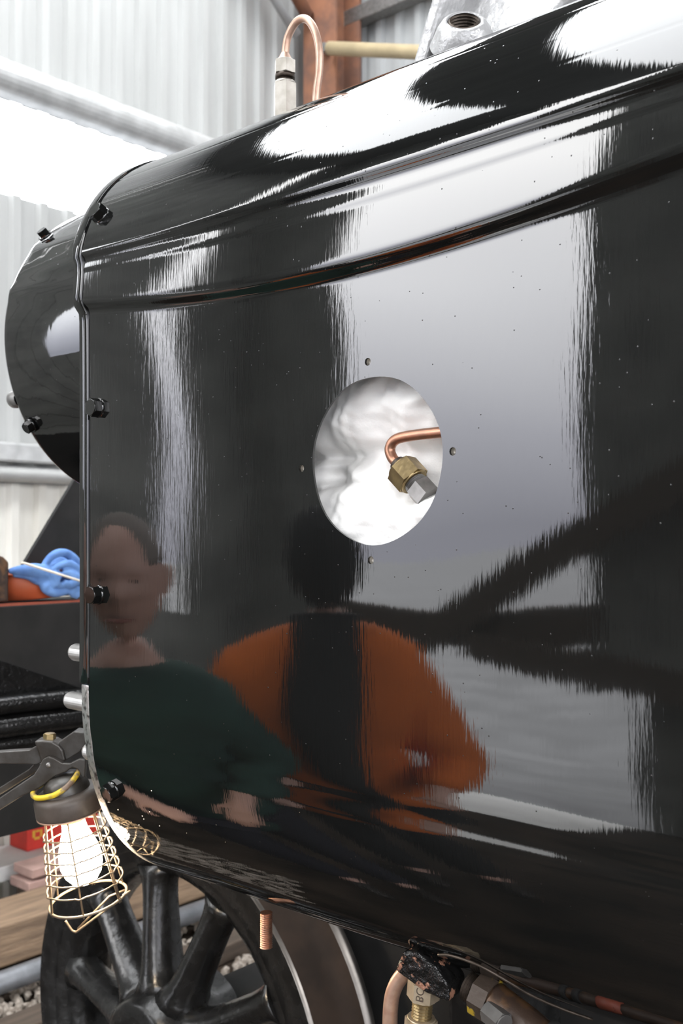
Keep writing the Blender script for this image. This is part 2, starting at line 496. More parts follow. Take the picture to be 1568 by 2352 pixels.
# camera-side wall with the open doorway
wl = struct(holder('wall_left', (0, YL, ZF)), 'dark boarded side wall with an open doorway', 'wall')
def boards(x0, x1, z0, z1):
    x = x0
    while x < x1 - .01:
        w = min(.245, x1 - x)
        mb = MB(); mb.box((x + w / 2, YL - .02, (z0 + z1) / 2), (w - .006, .04, z1 - z0)); mb.build('board', 'wall_dark', wl)
        x += .25
boards(XF, -2.72, ZF, ZR)
boards(-1.36, -1.11, .78, ZR)
boards(-1.11, 1.6, ZF, ZR)
boards(3.6, XB, ZF, ZR)
boards(1.6, 3.6, 3.4, ZR)  # unseen bay left open below these boards, added to let daylight onto the casing
boards(-2.72, -2.47, 3.95, ZR)
boards(-2.47, -2.22, 4.45, ZR)
boards(-2.22, -1.97, 4.75, ZR)
gt = thing('field_gate', 'braced timber gate across the open doorway, mirrored in the black paint', 'gate', (-2.0, YL + .03, ZF))
mb = MB(); mb.box((-2.05, YL + .05, 1.03), (1.5, .05, .15)); mb.build('rail', 'timber_dark', gt)
def beam(p, q, w, d, name, m, parent=None):
    p = Vector(p); q = Vector(q); mb = MB()
    t = (q - p).normalized(); a = Vector((0, 1, 0)); b = t.cross(a).normalized()
    vs = [c + a * (d / 2 * s) + b * (w / 2 * u) for c in (p, q) for s in (-1, 1) for u in (-1, 1)]
    mb.add(vs, [(0, 1, 3, 2), (4, 6, 7, 5), (0, 4, 5, 1), (2, 3, 7, 6), (0, 2, 6, 4), (1, 5, 7, 3)])
    return mb.build(name, m, parent)
beam((-2.15, YL + .10, .94), (-.75, YL + .10, 1.72), .15, .05, 'brace', 'timber_dark', gt)
beam((-1.85, YL + .10, .98), (-.75, YL + .10, .78), .11, .05, 'brace', 'timber_dark', gt)
mb = MB(); mb.box((-2.74, YL + .05, .5), (.1, .06, 1.5)); mb.build('post', 'timber_dark', gt)
mb = MB(); mb.box((-.80, YL + .05, .7), (.1, .06, 2.2)); mb.build('post', 'timber_dark', gt)

# roof with two clear rooflights
rf = struct(holder('ceiling', (0, 0, ZR)), 'dark sheeted shed roof with two clear rooflights', 'roof')
RL = [(-3.0, -2.05), (-1.34, -0.25)]
def roof_piece(x0, x1, y0, y1, name, m, t=.05):
    mb = MB(); mb.box(((x0 + x1) / 2, (y0 + y1) / 2, ZR + t / 2), (x1 - x0, y1 - y0, t)); return mb.build(name, m, rf)
roof_piece(XF, RL[0][0], YL, YR, 'roof_sheet', 'roof_dark')
roof_piece(RL[0][1], RL[1][0], YL, YR, 'roof_sheet', 'roof_dark')
roof_piece(RL[1][1], 3.0, YL, YR, 'roof_sheet', 'roof_dark')
roof_piece(3.0, XB, YL, YR, 'roof_sheet', 'roof_dark')
for (a, b_), y0_ in zip(RL, (-2.35, -2.94)):
    roof_piece(a, b_, YL, y0_, 'roof_sheet', 'roof_dark')
    roof_piece(a, b_, 3.2, YR, 'roof_sheet', 'roof_dark')
    roof_piece(a, b_, y0_, 3.2, 'rooflight_pane', 'clear', .006)
# corner stanchion, knee braces, tube
st = thing('steel_stanchion', 'rust-brown steel stanchion in the corner of the shed', 'column', (-3.1, 3.42, ZF))
mb = MB(); mb.box((-3.10, 3.30, 2.4), (.24, .016, 5.2)); mb.build('flange', 'rust', st)
mb = MB(); mb.box((-3.10, 3.50, 2.4), (.24, .016, 5.2)); mb.build('flange', 'rust', st)
mb = MB(); mb.box((-3.10, 3.40, 2.4), (.014, .19, 5.2)); mb.build('web', 'rust', st)
def bar(p, q, r, name, m, parent=None, n=14):
    mb = MB(); mb.cyl(p, q, r, n); return mb.build(name, m, parent)
bar((-3.15, 3.26, 4.30), (-3.30, 2.72, 4.95), .045, 'knee_brace', 'rust', st, 4)
bar((-3.20, 3.22, 4.20), (-3.32, 2.45, 4.95), .035, 'knee_brace', 'wall_grey', st, 4)
mb = MB(); mb.hexa((-3.03, 3.29, 4.09), (-3.03, 3.25, 4.09), .030); mb.build('bolt', 'steel_grey', st)
tag(bar((-2.98, 3.24, 4.065), (.25, 3.50, 3.02), .036, 'scaffold_tube', 'tube_cream'), 'cream painted tube braced from the rusty stanchion', 'tube')

# ================================================================== CYLINDER CASING
ZC = 1.44
def bead(s, s0, w, A):
    u = (s - s0) / w
    return np.where(np.abs(u) < .5, -A * np.sin(2 * PI * u) * np.cos(PI * u) ** 2 * 1.5, 0.0)
def lap(s, s0, w, A):
    u = (s - s0) / w
    return np.where(np.abs(u) < .5, A * np.cos(PI * u) ** 2, 0.0)
def tau_deg(s):
    s = np.asarray(s, float)
    u = np.maximum(-(s + .2), 0)
    t = np.where(s < -.2, -(60 * u + 410 * u * u), 0.0)
    t = np.where(s > .30, np.minimum((s - .30) / .072 * 6, 6), t)
    t = np.where(s > .372, 6 + 267 * (s - .372), t)
    t = np.clip(t, -90, 90)
    t = t - lap(s, .311, .030, 46) - lap(s, .380, .018, 44) - lap(s, .362, .008, 10)
    t = t + bead(s, .432, .007, 5) + bead(s, .470, .007, 5) + bead(s, .515, .010, 7)
    t = t + bead(s, -.285, .05, 4.0)
    return t
_ds = .0005
_s = np.arange(-.85, 1.0001, _ds)
_t = np.radians(tau_deg(_s + _ds / 2))
_Y = np.concatenate([[0], np.cumsum(np.sin(_t[:-1]) * _ds)])
_Z = np.concatenate([[0], np.cumsum(np.cos(_t[:-1]) * _ds)])
_k0 = int(round(.85 / _ds))
_Y -= _Y[_k0]; _Z -= _Z[_k0]
def surf(X, s):
    X = np.asarray(X, float); s = np.asarray(s, float)
    y = np.interp(s, _s, _Y); z = np.interp(s, _s, _Z)
    u = np.clip((X + .503) / .85, 0, 1.5)
    z = z - .030 * np.sin(PI * u) * np.exp(-((s - .31) / .055) ** 2)
    d = np.minimum(X + .25, 0)
    y = y - .043 * d * d * np.clip(s / .3, 0, 1)
    y = y + .0004 * np.sin(6.3 * X + 3) * np.sin(8 * s + 1) + .00022 * np.sin(17 * X + 21 * s)
    return np.stack([X, y, z + ZC], -1)
def surf_n(X, s):
    h = .001
    dx = surf(np.asarray(X) + h, s) - surf(np.asarray(X) - h, s)
    dsv = surf(X, np.asarray(s) + h) - surf(X, np.asarray(s) - h)
    n = np.cross(dx, dsv)
    return n / np.linalg.norm(n, axis=-1, keepdims=True)
def on(X, s):
    return Vector(surf(X, s)), Vector(surf_n(X, s))

casing = thing('cylinder_casing', 'large black gloss-painted locomotive cylinder casing with a round hand hole', 'cylinder casing', (0, .2, .94))

SH = .076
xs = np.arange(-126, 188) * .004
xs[0] = -.5035
s_lines = [SH + .004 * j for j in range(-215, 52)]
q = s_lines[-1] + .002
while q < .88: s_lines.append(q); q += .002
s_lines = np.array(s_lines)
nx, ns = len(xs), len(s_lines)
ix = lambda x: int(np.argmin(np.abs(xs - x)))
js = lambda s: int(np.argmin(np.abs(s_lines - s)))
# holes in the sheet: (x, s, rx, rs, half-cells in x, half-cells in s)
HOLES = [(0.0, SH, .0875, .0878, 23, 23)]
for (hx, hs) in ((-.008, SH + .104), (-.104, SH - .004), (.100, SH + .004), (-.004, SH - .104)):
    HOLES.append((hx, hs, .0040, .0042, 2, 2))
HOLES += [(-.404, .590, .026, .024, 9, 16), (-.244, .640, .066, .030, 20, 18), (-.104, .634, .034, .030, 10, 18)]
VX = []; VS = []; 
gx, gs = np.meshgrid(np.arange(nx), np.arange(ns), indexing='ij')
VX = list(xs[gx].ravel()); VS = list(s_lines[gs].ravel())
gid = lambda i, j: i * ns + j
keep = np.ones((nx - 1, ns - 1), bool)
faces = []; rims = []
for (hx, hs, rx, rs, ci, cj) in HOLES:
    i0, j0 = ix(hx), js(hs)
    keep[i0 - ci:i0 + ci, j0 - cj:j0 + cj] = False
    loop = [(i0 - ci + k, j0 - cj) for k in range(2 * ci)] + [(i0 + ci, j0 - cj + k) for k in range(2 * cj)] + \
           [(i0 + ci - k, j0 + cj) for k in range(2 * ci)] + [(i0 - ci, j0 + cj - k) for k in range(2 * cj)]
    cx, cs = xs[i0], s_lines[j0]
    K = 5 if ci > 4 else 3
    prev = [gid(i, j) for i, j in loop]
    angs = [math.atan2((s_lines[j] - cs) / rs, (xs[i] - cx) / rx) for i, j in loop]
    for k in range(1, K + 1):
        f_ = k / K
        cur = []
        for (i, j), an in zip(loop, angs):
            wob = 1 + (.006 * math.sin(3 * an + 1) + .005 * math.sin(7 * an) if ci > 4 else 0)
            ex, es = cx + rx * wob * math.cos(an), cs + rs * wob * math.sin(an)
            cur.append(len(VX)); VX.append(xs[i] + (ex - xs[i]) * f_); VS.append(s_lines[j] + (es - s_lines[j]) * f_)
        n_ = len(loop)
        for a in range(n_):
            b_ = (a + 1) % n_
            faces.append((prev[a], prev[b_], cur[b_], cur[a]))
        prev = cur
    rims.append((prev, cx, cs))
ii, jj = np.where(keep)
quads = np.stack([ii * ns + jj, (ii + 1) * ns + jj, (ii + 1) * ns + jj + 1, ii * ns + jj + 1], -1)
faces = [tuple(q_) for q_ in quads.tolist()] + faces
VX = np.array(VX); VS = np.array(VS)
P3 = surf(VX, VS); N3 = surf_n(VX, VS)
# turned-in rims of the holes (sheet thickness)
vert_list = [P3]; norm_list = [N3]; uvs = [np.stack([VX, VS], -1)]
base = len(P3)
TH = .0028
for (ring, cx, cs) in rims:
    n_ = len(ring)
    p0 = P3[ring]; nn = N3[ring]
    p1 = p0 - nn * TH
    c = p0.mean(0); inn = c - p0; inn /= np.maximum(np.linalg.norm(inn, axis=1, keepdims=True), 1e-9)
    vert_list += [p0, p1]; norm_list += [inn, inn]
    uvs += [np.stack([VX[ring], VS[ring]], -1)] * 2
    for a in range(n_):
        b_ = (a + 1) % n_
        faces.append((base + a, base + b_, base + n_ + b_, base + n_ + a))
    base += 2 * n_
V = np.concatenate(vert_list); NV = np.concatenate(norm_list); UVv = np.concatenate(uvs)
used = np.zeros(len(V), bool)
fl_idx = np.concatenate([np.array(f_) for f_ in faces])
used[fl_idx] = True
remap = np.cumsum(used) - 1
me = bpy.data.meshes.new('cladding_sheet')
me.from_pydata(V[used].tolist(), [], [tuple(remap[list(f_)]) for f_ in faces])
me.polygons.foreach_set('use_smooth', np.ones(len(me.polygons), bool))
me.update()
uvl = me.uv_layers.new(name='paint')
li = np.zeros(len(me.loops), np.int32); me.loops.foreach_get('vertex_index', li)
UVu = UVv[used]
uvl.data.foreach_set('uv', UVu[li].astype(np.float32).ravel())
me.normals_split_custom_set_from_vertices([tuple(n_) for n_ in NV[used].tolist()])
me.materials.append(M['gloss'])
clad = bpy.data.objects.new('cladding', me); COL.objects.link(clad); attach(clad, casing)

# front closing plate, flange strip and bare lower edge
def strip(s0, s1, x0, x1, out, inn, name, m, n=90):
    mb = MB(); ss = np.linspace(s0, s1, n); vs = []; fs = []
    P = surf(np.full(n, -.5035), ss); Nn = surf_n(np.full(n, -.5035), ss); Nn[:, 0] = 0
    for i in range(n):
        for (x, d) in ((x0, out), (x1, out), (x1, -inn), (x0, -inn)):
            p = P[i] + Nn[i] * d; vs.append((x, p[1], p[2]))
    for i in range(n - 1):
        for k in range(4):
            k2 = (k + 1) % 4
            fs.append((i * 4 + k, i * 4 + k2, i * 4 + 4 + k2, i * 4 + 4 + k))
    fs += [(0, 1, 2, 3), (4 * n - 4, 4 * n - 1, 4 * n - 2, 4 * n - 3)]
    mb.add(vs, fs, True)
    return mb.build(name, m, casing, bevel=.0006)
strip(-.205, .80, -.522, -.5025, .0022, .012, 'front_flange', 'gloss_part')
o = strip(-.60, -.207, -.5185, -.5025, .0004, .010, 'bare_edge', 'silver_edge')
o['label'] = 'scratched bare steel lower edge'
mb = MB()
ss = np.linspace(-.75, .85, 140); P = surf(np.full(140, -.5035), ss); Nn = surf_n(np.full(140, -.5035), ss)
poly = [(p[1] - n_[1] * .006, p[2] - n_[2] * .006) for p, n_ in zip(P, Nn)]
n_ = len(poly)
mb.add([(-.512, a, b_) for a, b_ in poly] + [(-.506, a, b_) for a, b_ in poly], [tuple(range(n_)), tuple(range(n_, 2 * n_))[::-1]] + [(i, (i + 1) % n_, (i + 1) % n_ + n_, i + n_) for i in range(n_)])
mb.build('end_plate', 'black_matt', casing)
# hexagon bolts along the front edge
for (bx, bs, rr, ph) in ((-.481, .440, .0118, .3), (-.484, .170, .0118, .1), (-.484, -.083, .0118, .5), (-.474, -.350, .0118, .2)):
    p, n_ = on(bx, bs)
    mb = MB(); mb.cyl(p - n_ * .004, p + n_ * .002, .0135, 24)
    mb.hexa(p + n_ * .0015, p + n_ * .0115, rr + .0012, .08, phase=ph)
    mb.build('bolt', 'gloss_part', casing)
# threaded studs of the cylinder end
for (tip, yc, zc) in ((-.594, .035, 1.269), (-.605, .035, 1.199), (-.566, .040, 1.130)):
    mb = MB(); mb.thread((-.508, yc, zc), (tip + .010, yc, zc), .0126, .0026, 24, .10)
    mb.lathe([(.0124, 0), (.0112, .004), (.0085, .008), (.004, .010), (0, .0103)], (tip + .010, yc, zc), (-1, 0, 0), 20)
    o = mb.build('stud', 'stud', casing); o['label'] = 'bright threaded steel stud'
# copper-coated drain stud below
mb = MB(); mb.thread((-.285, .125, .900), (-.285, .125, .945), .0082, .0028, 20, .14)
o = mb.build('drain_stud', 'copper', casing); o['label'] = 'coppery threaded stud under the casing'
# bottom lip
mb = MB()
pts = [tuple(surf(x, -.600) + np.array([0, -.004, -.004])) for x in np.linspace(-.50, .745, 40)]
mb.sweep(pts, .006, 10); mb.build('bottom_lip', 'gloss_part', casing)
# pressed cups of the screw holes
for (hx, hs, rx, rs, ci, cj) in HOLES[1:5]:
    p, n_ = on(xs[ix(hx)], s_lines[js(hs)])
    mb = MB(); mb.lathe([(.0042, .0), (.0042, -.006), (.0030, -.0075), (0, -.008)], p, n_, 18)
    o = mb.build('screw_hole', 'steel_pale', casing); o['label'] = 'bare tapped screw hole'
# red primed collar in the top opening
p, n_ = on(-.104, .634)
mb = MB(); mb.lathe([(.038, -.004), (.034, -.0045), (.033, -.02), (.033, -.05), (0, -.05)], p, n_, 30)
mb.build('red_collar', 'red_oxide', casing)
p, n_ = on(-.404, .590)
mb = MB(); mb.lathe([(.030, -.004), (.024, -.006), (0, -.007)], p, n_, 24)
mb.build('packing_pad', 'wool', casing)

# ---- insulation seen through the hand hole
mb = MB()
N_ = 130
def lump(u, v):
    x = (u - .5) * .34; z = SH + ZC + (v - .5) * .36
    dz = z - (SH + ZC)
    y = .047
    y += .020 * math.exp(-((dz - .012) / .010) ** 2) * (0.35 + 0.8 * max(0, -x / .1))          # horizontal fold
    y -= .020 * math.exp(-((dz - .065) / .045) ** 2)                                       # upper pillow
    low = 1 / (1 + math.exp((dz + .028 + .012 * math.sin(30 * x) + .006 * math.sin(71 * x)) / .006))
    y -= .034 * low * (1 - math.exp(-(abs(dz + .02)) / .03) * .5)                           # lower pillow
    y -= .016 * math.exp(-(((x - .055) / .03) ** 2 + ((dz + .055) / .022) ** 2))
    y += .0036 * math.sin(x * 43 + 2 * math.sin(dz * 50)) * math.sin(dz * 61 + x * 20)
    y += .0024 * math.sin(x * 97 + dz * 60 + 3 * math.sin(dz * 40)) * math.sin(dz * 113 - x * 40)
    y += .0012 * math.sin(x * 211 + dz * 170 + 2 * math.sin(x * 90)) * math.sin(dz * 260 - x * 70)
    y += .012 * math.exp(-abs(dz + .030 + .010 * math.sin(34 * x + 1)) / .004) * (0.4 + .6 * math.sin(40 * x) ** 2)
    y += .025 * math.exp(-(((x + .10) / .02) ** 2 + ((dz + .01) / .010) ** 2))
    return (x, y, z)
vs = [lump(i / N_, j / N_) for i in range(N_ + 1) for j in range(N_ + 1)]
fs = [(i * (N_ + 1) + j, (i + 1) * (N_ + 1) + j, (i + 1) * (N_ + 1) + j + 1, i * (N_ + 1) + j + 1) for i in range(N_) for j in range(N_)]
nb = len(vs)
vs += [(a, .17, c) for (a, b_, c) in vs[:]]
edge = [i * (N_ + 1) for i in range(N_ + 1)] + [N_ * (N_ + 1) + j for j in range(1, N_ + 1)] + [i * (N_ + 1) + N_ for i in range(N_ - 1, -1, -1)] + [j for j in range(N_ - 1, 0, -1)]
fs += [(edge[k], edge[(k + 1) % len(edge)], edge[(k + 1) % len(edge)] + nb, edge[k] + nb) for k in range(len(edge))]
mb.add(vs, fs, True)
tag(mb.build('insulation_blanket', 'wool'), 'white fluffy insulation blanket seen inside the round hand hole', 'insulation')

# ---- copper pipe and brass union inside the hole
pu = thing('lubricator_pipe', 'copper pipe with brass union nut inside the round hand hole', 'pipe', (.007, .03, 1.49))
YP = .024
def hp(x, z, y=YP): return (x, y, z)
pts = catmull([hp(.12, 1.5425), hp(.065, 1.5425), hp(.030, 1.5415), hp(.010, 1.5385), hp(.0025, 1.530), hp(.0055, 1.520), hp(.013, 1.513)], 10)
mb = MB(); mb.sweep(pts, .0058, 16); mb.build('pipe', 'copper', pu)
ax = Vector((.66, .02, -.62)).normalized()
c0 = Vector(hp(.0125, 1.5135))
mb = MB(); mb.lathe([(.0058, -.003), (.0085, -.001), (.0088, .006), (.0095, .008)], c0, ax, 20); mb.build('ferrule', 'dark_thread', pu)
mb = MB(); mb.hexa(c0 + ax * .0075, c0 + ax * .0285, .0185, .09, phase=.45); mb.build('union_nut', 'brass', pu)
mb = MB(); mb.thread(c0 + ax * .030, c0 + ax * .037, .0125, .002, 18); mb.cyl(c0 + ax * .037, c0 + ax * .055, .0150, 6, smooth=False); mb.build('adaptor', 'steel_grey', pu)

# ---- valve chest cover: drum projecting from the front of the casing
vc = thing('valve_cover', 'black gloss rounded drum projecting ahead of the casing front', 'valve cover', (-.64, .275, 1.49))
yc, zc, rc = .277, 1.748, .257
rad = []
prof = []
K = 60
xs_d = np.linspace(-.5125, -.770, 44)
xs_d = list(xs_d) + [-.775, -.779, -.781]
na = 144
vs = []; 
for i, x in enumerate(xs_d):
    r = rc - (0 if i < 44 else (.0015, .005, .012)[i - 44])
    r -= .006 * (((x + .505) / .265) ** 2)
    for j in range(na):
        an = 2 * PI * j / na
        # two pressed creases that continue those of the casing
        d = 0.0
        cy, cz = -math.cos(an), math.sin(an)
        zz = cz * r
        for z0, A in ((.040 - .12 * (x + .505), .0028), (.125 - .10 * (x + .505), .0022)):
            if cy < 0: d += A * math.exp(-((zz - z0) / .010) ** 2)
        d += -.0025 * math.sin(5 * an + 20 * x) * .3
        vs.append((x, yc + cy * (r + d - 0.002), zc + cz * (r + d)))
fs = [(i * na + j, i * na + (j + 1) % na, (i + 1) * na + (j + 1) % na, (i + 1) * na + j) for i in range(len(xs_d) - 1) for j in range(na)]
fs.append(tuple((len(xs_d) - 1) * na + j for j in range(na)))
mb = MB(); mb.add(vs, fs, True); mb.sm[-1] = False
mb.build('drum', 'gloss_part', vc)
for an in (R(42), R(-33), R(100), R(-80)):
    cy, cz = -math.cos(an), math.sin(an)
    n_ = Vector((0, cy, cz)); p = Vector((-.755, yc + cy * (rc - .006), zc + cz * (rc - .006)))
    mb = MB(); mb.cyl(p, p + n_ * .004, .012, 20); mb.hexa(p + n_ * .003, p + n_ * .012, .0095, .1); mb.build('bolt', 'gloss_part', vc)
mb = MB(); p = Vector((-.781, .062, 1.655))
mb.lathe([(.014, 0), (.015, .010), (.014, .022), (.009, .028), (0, .030)], p + Vector((.004, 0, 0)), (-1, 0, 0), 20); mb.build('grey_knob', 'steel_grey', vc)

# ---- copper loop and union on top of the casing
tp = thing('top_union_pipe', 'looped copper pipe with pale hexagonal union above the casing top', 'pipe', (-.29, .165, 1.95))
Yt = .165
mb = MB(); mb.hexa((-.292, Yt, 1.93), (-.292, Yt, 2.051), .0165, .03, phase=.35); mb.build('adaptor', 'steel_pale', tp)
mb = MB(); mb.thread((-.292, Yt, 2.052), (-.292, Yt, 2.060), .0105, .002, 18); mb.build('thread', 'dark_thread', tp)
mb = MB(); mb.cyl((-.292, Yt, 2.059), (-.292, Yt, 2.065), .0135, 20); mb.build('sleeve', 'dark_thread', tp)
mb = MB(); mb.hexa((-.292, Yt, 2.0655), (-.292, Yt, 2.083), .0152, .07, phase=.35); mb.build('union_nut', 'steel_pale', tp)
pts = catmull([(-.292, Yt, 2.083), (-.291, Yt, 2.098), (-.286, Yt, 2.116), (-.270, Yt, 2.131), (-.252, Yt, 2.128), (-.237, Yt, 2.108), (-.229, Yt, 2.080), (-.229, Yt, 2.050), (-.234, Yt, 2.02), (-.238, Yt, 1.95)], 10)
mb = MB(); mb.sweep(pts, .0052, 16); mb.lathe([(.0105, 0), (.0085, .004), (.0056, .010)], (-.292, Yt, 2.0845), (0, 0, 1), 18); mb.build('pipe', 'copper_pale', tp)

# ---- silver-painted casting standing on top of the casing
sd = thing('saddle_casting', 'silver-painted rough casting with a threaded hole standing on the casing', 'casting', (0, .36, 1.99))
mb = MB()
def slab(O, ex, ey, poly, depth, name, m, bevel=.006):
    mb = MB(); mb.prism(poly, O, ex, ey, depth); return mb.build(name, m, sd, bevel=bevel, seg=3)
# raking front face plate (its left edge leans to the right)
bm_poly = [(-.225, -.13), (-.163, .20), (.40, .24), (.40, -.13)]
slab((0, .36, 2.05), (1, 0, 0), (0, .25, 1), bm_poly, .05, 'web_plate', 'silver_paint')
slab((-.192, .42, 2.08), (.42, 0, 1), (0, 1, 0), [(-.22, -.10), (.20, -.10), (.20, .16), (-.22, .16)], .022, 'end_flange', 'silver_paint')
hc = Vector((-.106, .322, 2.132)); hn = Vector((.48, -.64, .60)).normalized()
mb = MB(); mb.lathe([(.046, -.03), (.036, -.006), (.029, .004), (.0235, .006), (.0225, .003)], hc, hn, 36); mb.build('boss', 'silver_paint', sd)
mb = MB(); prof = []
for k in range(16): prof.append((.0222 if k % 2 else .0196, .006 - k * .0022))
prof.append((0, -.030)); mb.lathe(prof, hc, hn, 36, smooth=False); mb.build('threaded_bore', 'dark_thread', sd)
mb = MB(); mb.sweep(catmull([(.0, .322, 2.03), (.03, .318, 2.09), (.09, .318, 2.125), (.18, .32, 2.13), (.30, .32, 2.10)], 8), [.012] * 33, 12); mb.build('rib', 'silver_paint', sd)
mb = MB(); mb.box((.1, .42, 2.0), (.55, .22, .05)); mb.build('foot', 'silver_paint', sd, bevel=.008)

# ================================================================== FITTINGS UNDER THE CASING
uf = thing('drain_cock_fitting', 'black-splashed block with stamped brass nuts under the casing', 'pipe fitting', (-.01, .1, .90))
dn = Vector((-.10, 0, -1)).normalized(); e1 = Vector((1, .12, -.18)).normalized()
rot = Matrix(((e1.x, 0, -dn.x), (e1.y, 1, -dn.y), (e1.z, 0, -dn.z))).to_3x3()
bc = Vector((-.006, .105, .955))
mb = MB()
mb.prism([(-.034, -.008), (-.026, .017), (-.010, .024), (.016, .018), (.034, .004), (.036, -.014), (.006, -.016)], bc, e1, -dn, .040)
mb.build('block', 'tar_copper', uf, bevel=.004, seg=3)
h0 = bc + dn * .014 + e1 * (-.006)
mb = MB(); mb.hexa(h0, h0 + dn * .020, .0185, .06, phase=.52); nut = mb.build('brass_nut', 'brass_pale', uf)
mb = MB(); mb.thread(h0 + dn * .021, h0 + dn * .045, .0118, .0032, 20, .13); mb.build('threaded_stem', 'brass', uf)
mb = MB(); mb.hexa(h0 + dn * .044, h0 + dn * .080, .0185, .05, phase=.52); mb.build('lower_nut', 'brass_pale', uf)
# letters stamped in the nut
def letters(txt, loc, ex, ey, size, parent, m='letter', name='stamped_lettering', depth=.0004):
    cu = bpy.data.curves.new(name, 'FONT'); cu.body = txt; cu.size = size; cu.extrude = depth; cu.align_x = 'CENTER'; cu.align_y = 'CENTER'
    tmp = bpy.data.objects.new(name + '_tmp', cu); COL.objects.link(tmp)
    bpy.context.view_layer.update()
    dg = bpy.context.evaluated_depsgraph_get()
    me = bpy.data.meshes.new_from_object(tmp.evaluated_get(dg))
    bpy.data.objects.remove(tmp); bpy.data.curves.remove(cu)
    ex = Vector(ex).normalized(); ey = Vector(ey); ey = (ey - ex * ey.dot(ex)).normalized(); ez = ex.cross(ey)
    mt = Matrix((( ex.x, ey.x, ez.x, loc[0]), (ex.y, ey.y, ez.y, loc[1]), (ex.z, ey.z, ez.z, loc[2]), (0, 0, 0, 1)))
    me.transform(mt)
    me.materials.clear(); me.materials.append(M[m])
    o = bpy.data.objects.new(name, me); COL.objects.link(o); attach(o, parent)
    return o
UF = uf, h0, dn, e1
# copper pipe leaving the block
mb = MB()
pts = catmull([bc + e1 * -.026 + Vector((0, .012, -.004)), bc + Vector((-.042, .012, -.016)), bc + Vector((-.056, .010, -.036)), bc + Vector((-.062, .008, -.060)), bc + Vector((-.064, .008, -.11))], 8)
mb.sweep(pts, .0088, 16); mb.build('copper_pipe', 'copper_pale', uf)
# neighbouring pipe run with grey bolt
pr = thing('drain_pipe_run', 'oily pipe run with grey hexagon bolt beneath the casing edge', 'pipe', (.10, .11, .90))
bq = Vector((.036, .118, .945))
ax2 = Vector((.98, .0, -.20)).normalized()
mb = MB(); mb.thread(bq, bq + ax2 * .016, .016, .003, 20); mb.build('threaded_neck', 'dark_thread', pr)
mb = MB(); mb.cyl(bq + ax2 * .014, bq + ax2 * .034, .024, 8, smooth=False); mb.build('yellow_collar', 'collar', pr)
p2 = bq + ax2 * .040 + Vector((0, -.020, .000))
mb = MB(); mb.hexa(p2, p2 + Vector((.024, -.008, -.003)), .0120, .06, phase=.2); mb.build('grey_bolt', 'steel_dull', pr)
mb = MB(); mb.sweep(catmull([bq + ax2 * .03, bq + ax2 * .07 + Vector((0, 0, -.006)), bq + ax2 * .12 + Vector((0, .0, -.012)), bq + ax2 * .30 + Vector((0, .01, -.02))], 8), .021, 18); mb.build('oily_pipe', 'oily', pr)
for t_ in (.098, .112): mb = MB(); mb.cyl(bq + ax2 * t_ + Vector((0, 0, -.011)), bq + ax2 * (t_ + .007) + Vector((0, 0, -.011)), .0245, 20); mb.build('pipe_ring', 'black_matt', pr)
mb = MB(); mb.cyl(bq + ax2 * .135 + Vector((0, 0, -.013)), bq + ax2 * .160 + Vector((0, 0, -.0145)), .0222, 20); mb.build('red_band', 'red_oxide', pr)
# thin wire hanging along the lower casing
pp = []
for (x, s, d) in ((.030, -.462, .006), (.048, -.458, .004), (.080, -.462, .003), (.105, -.482, .003), (.120, -.505, .004), (.140, -.535, .006), (.165, -.560, .010)):
    p, n_ = on(x, s); pp.append(p + n_ * d)
mb = MB(); mb.sweep(catmull(pp, 8), .0016, 8); tag(mb.build('lacing_wire', 'dark_thread'), 'thin brown wire trailing across the lower casing', 'wire')

# ================================================================== BOGIE WHEEL
wh = thing('bogie_wheel', 'black spoked locomotive wheel with worn steel tyre under the casing', 'wheel', (-.93, .52, 0.0))
WC = Vector((-.925, .467, .437)); WA = Vector((0, 1, 0))
def wl_lathe(prof, name, m, n=96, smooth=True): 
    mb = MB(); mb.lathe(prof, WC, WA, n, smooth); return mb.build(name, m, wh)
wl_lathe([(.368, .004), (.372, .0), (.428, .0)], 'tyre_face', 'black_cast')
wl_lathe([(.428, .0), (.4305, .003), (.4315, .008)], 'tyre_edge', 'tyre')
wl_lathe([(.4315, .008), (.434, .060), (.438, .095), (.455, .104)], 'tyre_tread', 'tread')
wl_lathe([(.455, .104), (.462, .112), (.462, .122), (.455, .130), (.368, .132)], 'wheel_flange', 'tyre')
wl_lathe([(.370, .132), (.352, .120), (.318, .112), (.312, .085), (.314, .045), (.330, .018), (.350, .006), (.371, .003)], 'rim', 'black_cast')
wl_lathe([(.045, -.062), (.090, -.062), (.100, -.056), (.108, -.030), (.118, .02), (.118, .12), (.05, .13)], 'hub', 'black_cast', 56)
wl_lathe([(0, -.048), (.044, -.048), (.046, -.050), (.046, .1)], 'axle_end', 'brass', 40)
for k in range(10):
    an = R(137 - 36 * k)
    d = Vector((math.cos(an), 0, math.sin(an)))
    pts = []; rr = []
    for i in range(13):
        f_ = i / 12
        r = .095 + f_ * (.335 - .095)
        fl_ = math.exp(-f_ / .10) + .9 * math.exp(-(1 - f_) / .10)
        pts.append(WC + d * r + Vector((0, .020 + .025 * f_, 0)))
        rr.append((.050 * (1 - .30 * f_) * (1 + .25 * fl_), .0300 * (1 - .12 * f_) + .028 * fl_))
    mb = MB(); mb.sweep(pts, rr, 18, ref=(0, 1, 0)); mb.build('spoke', 'black_cast', wh)
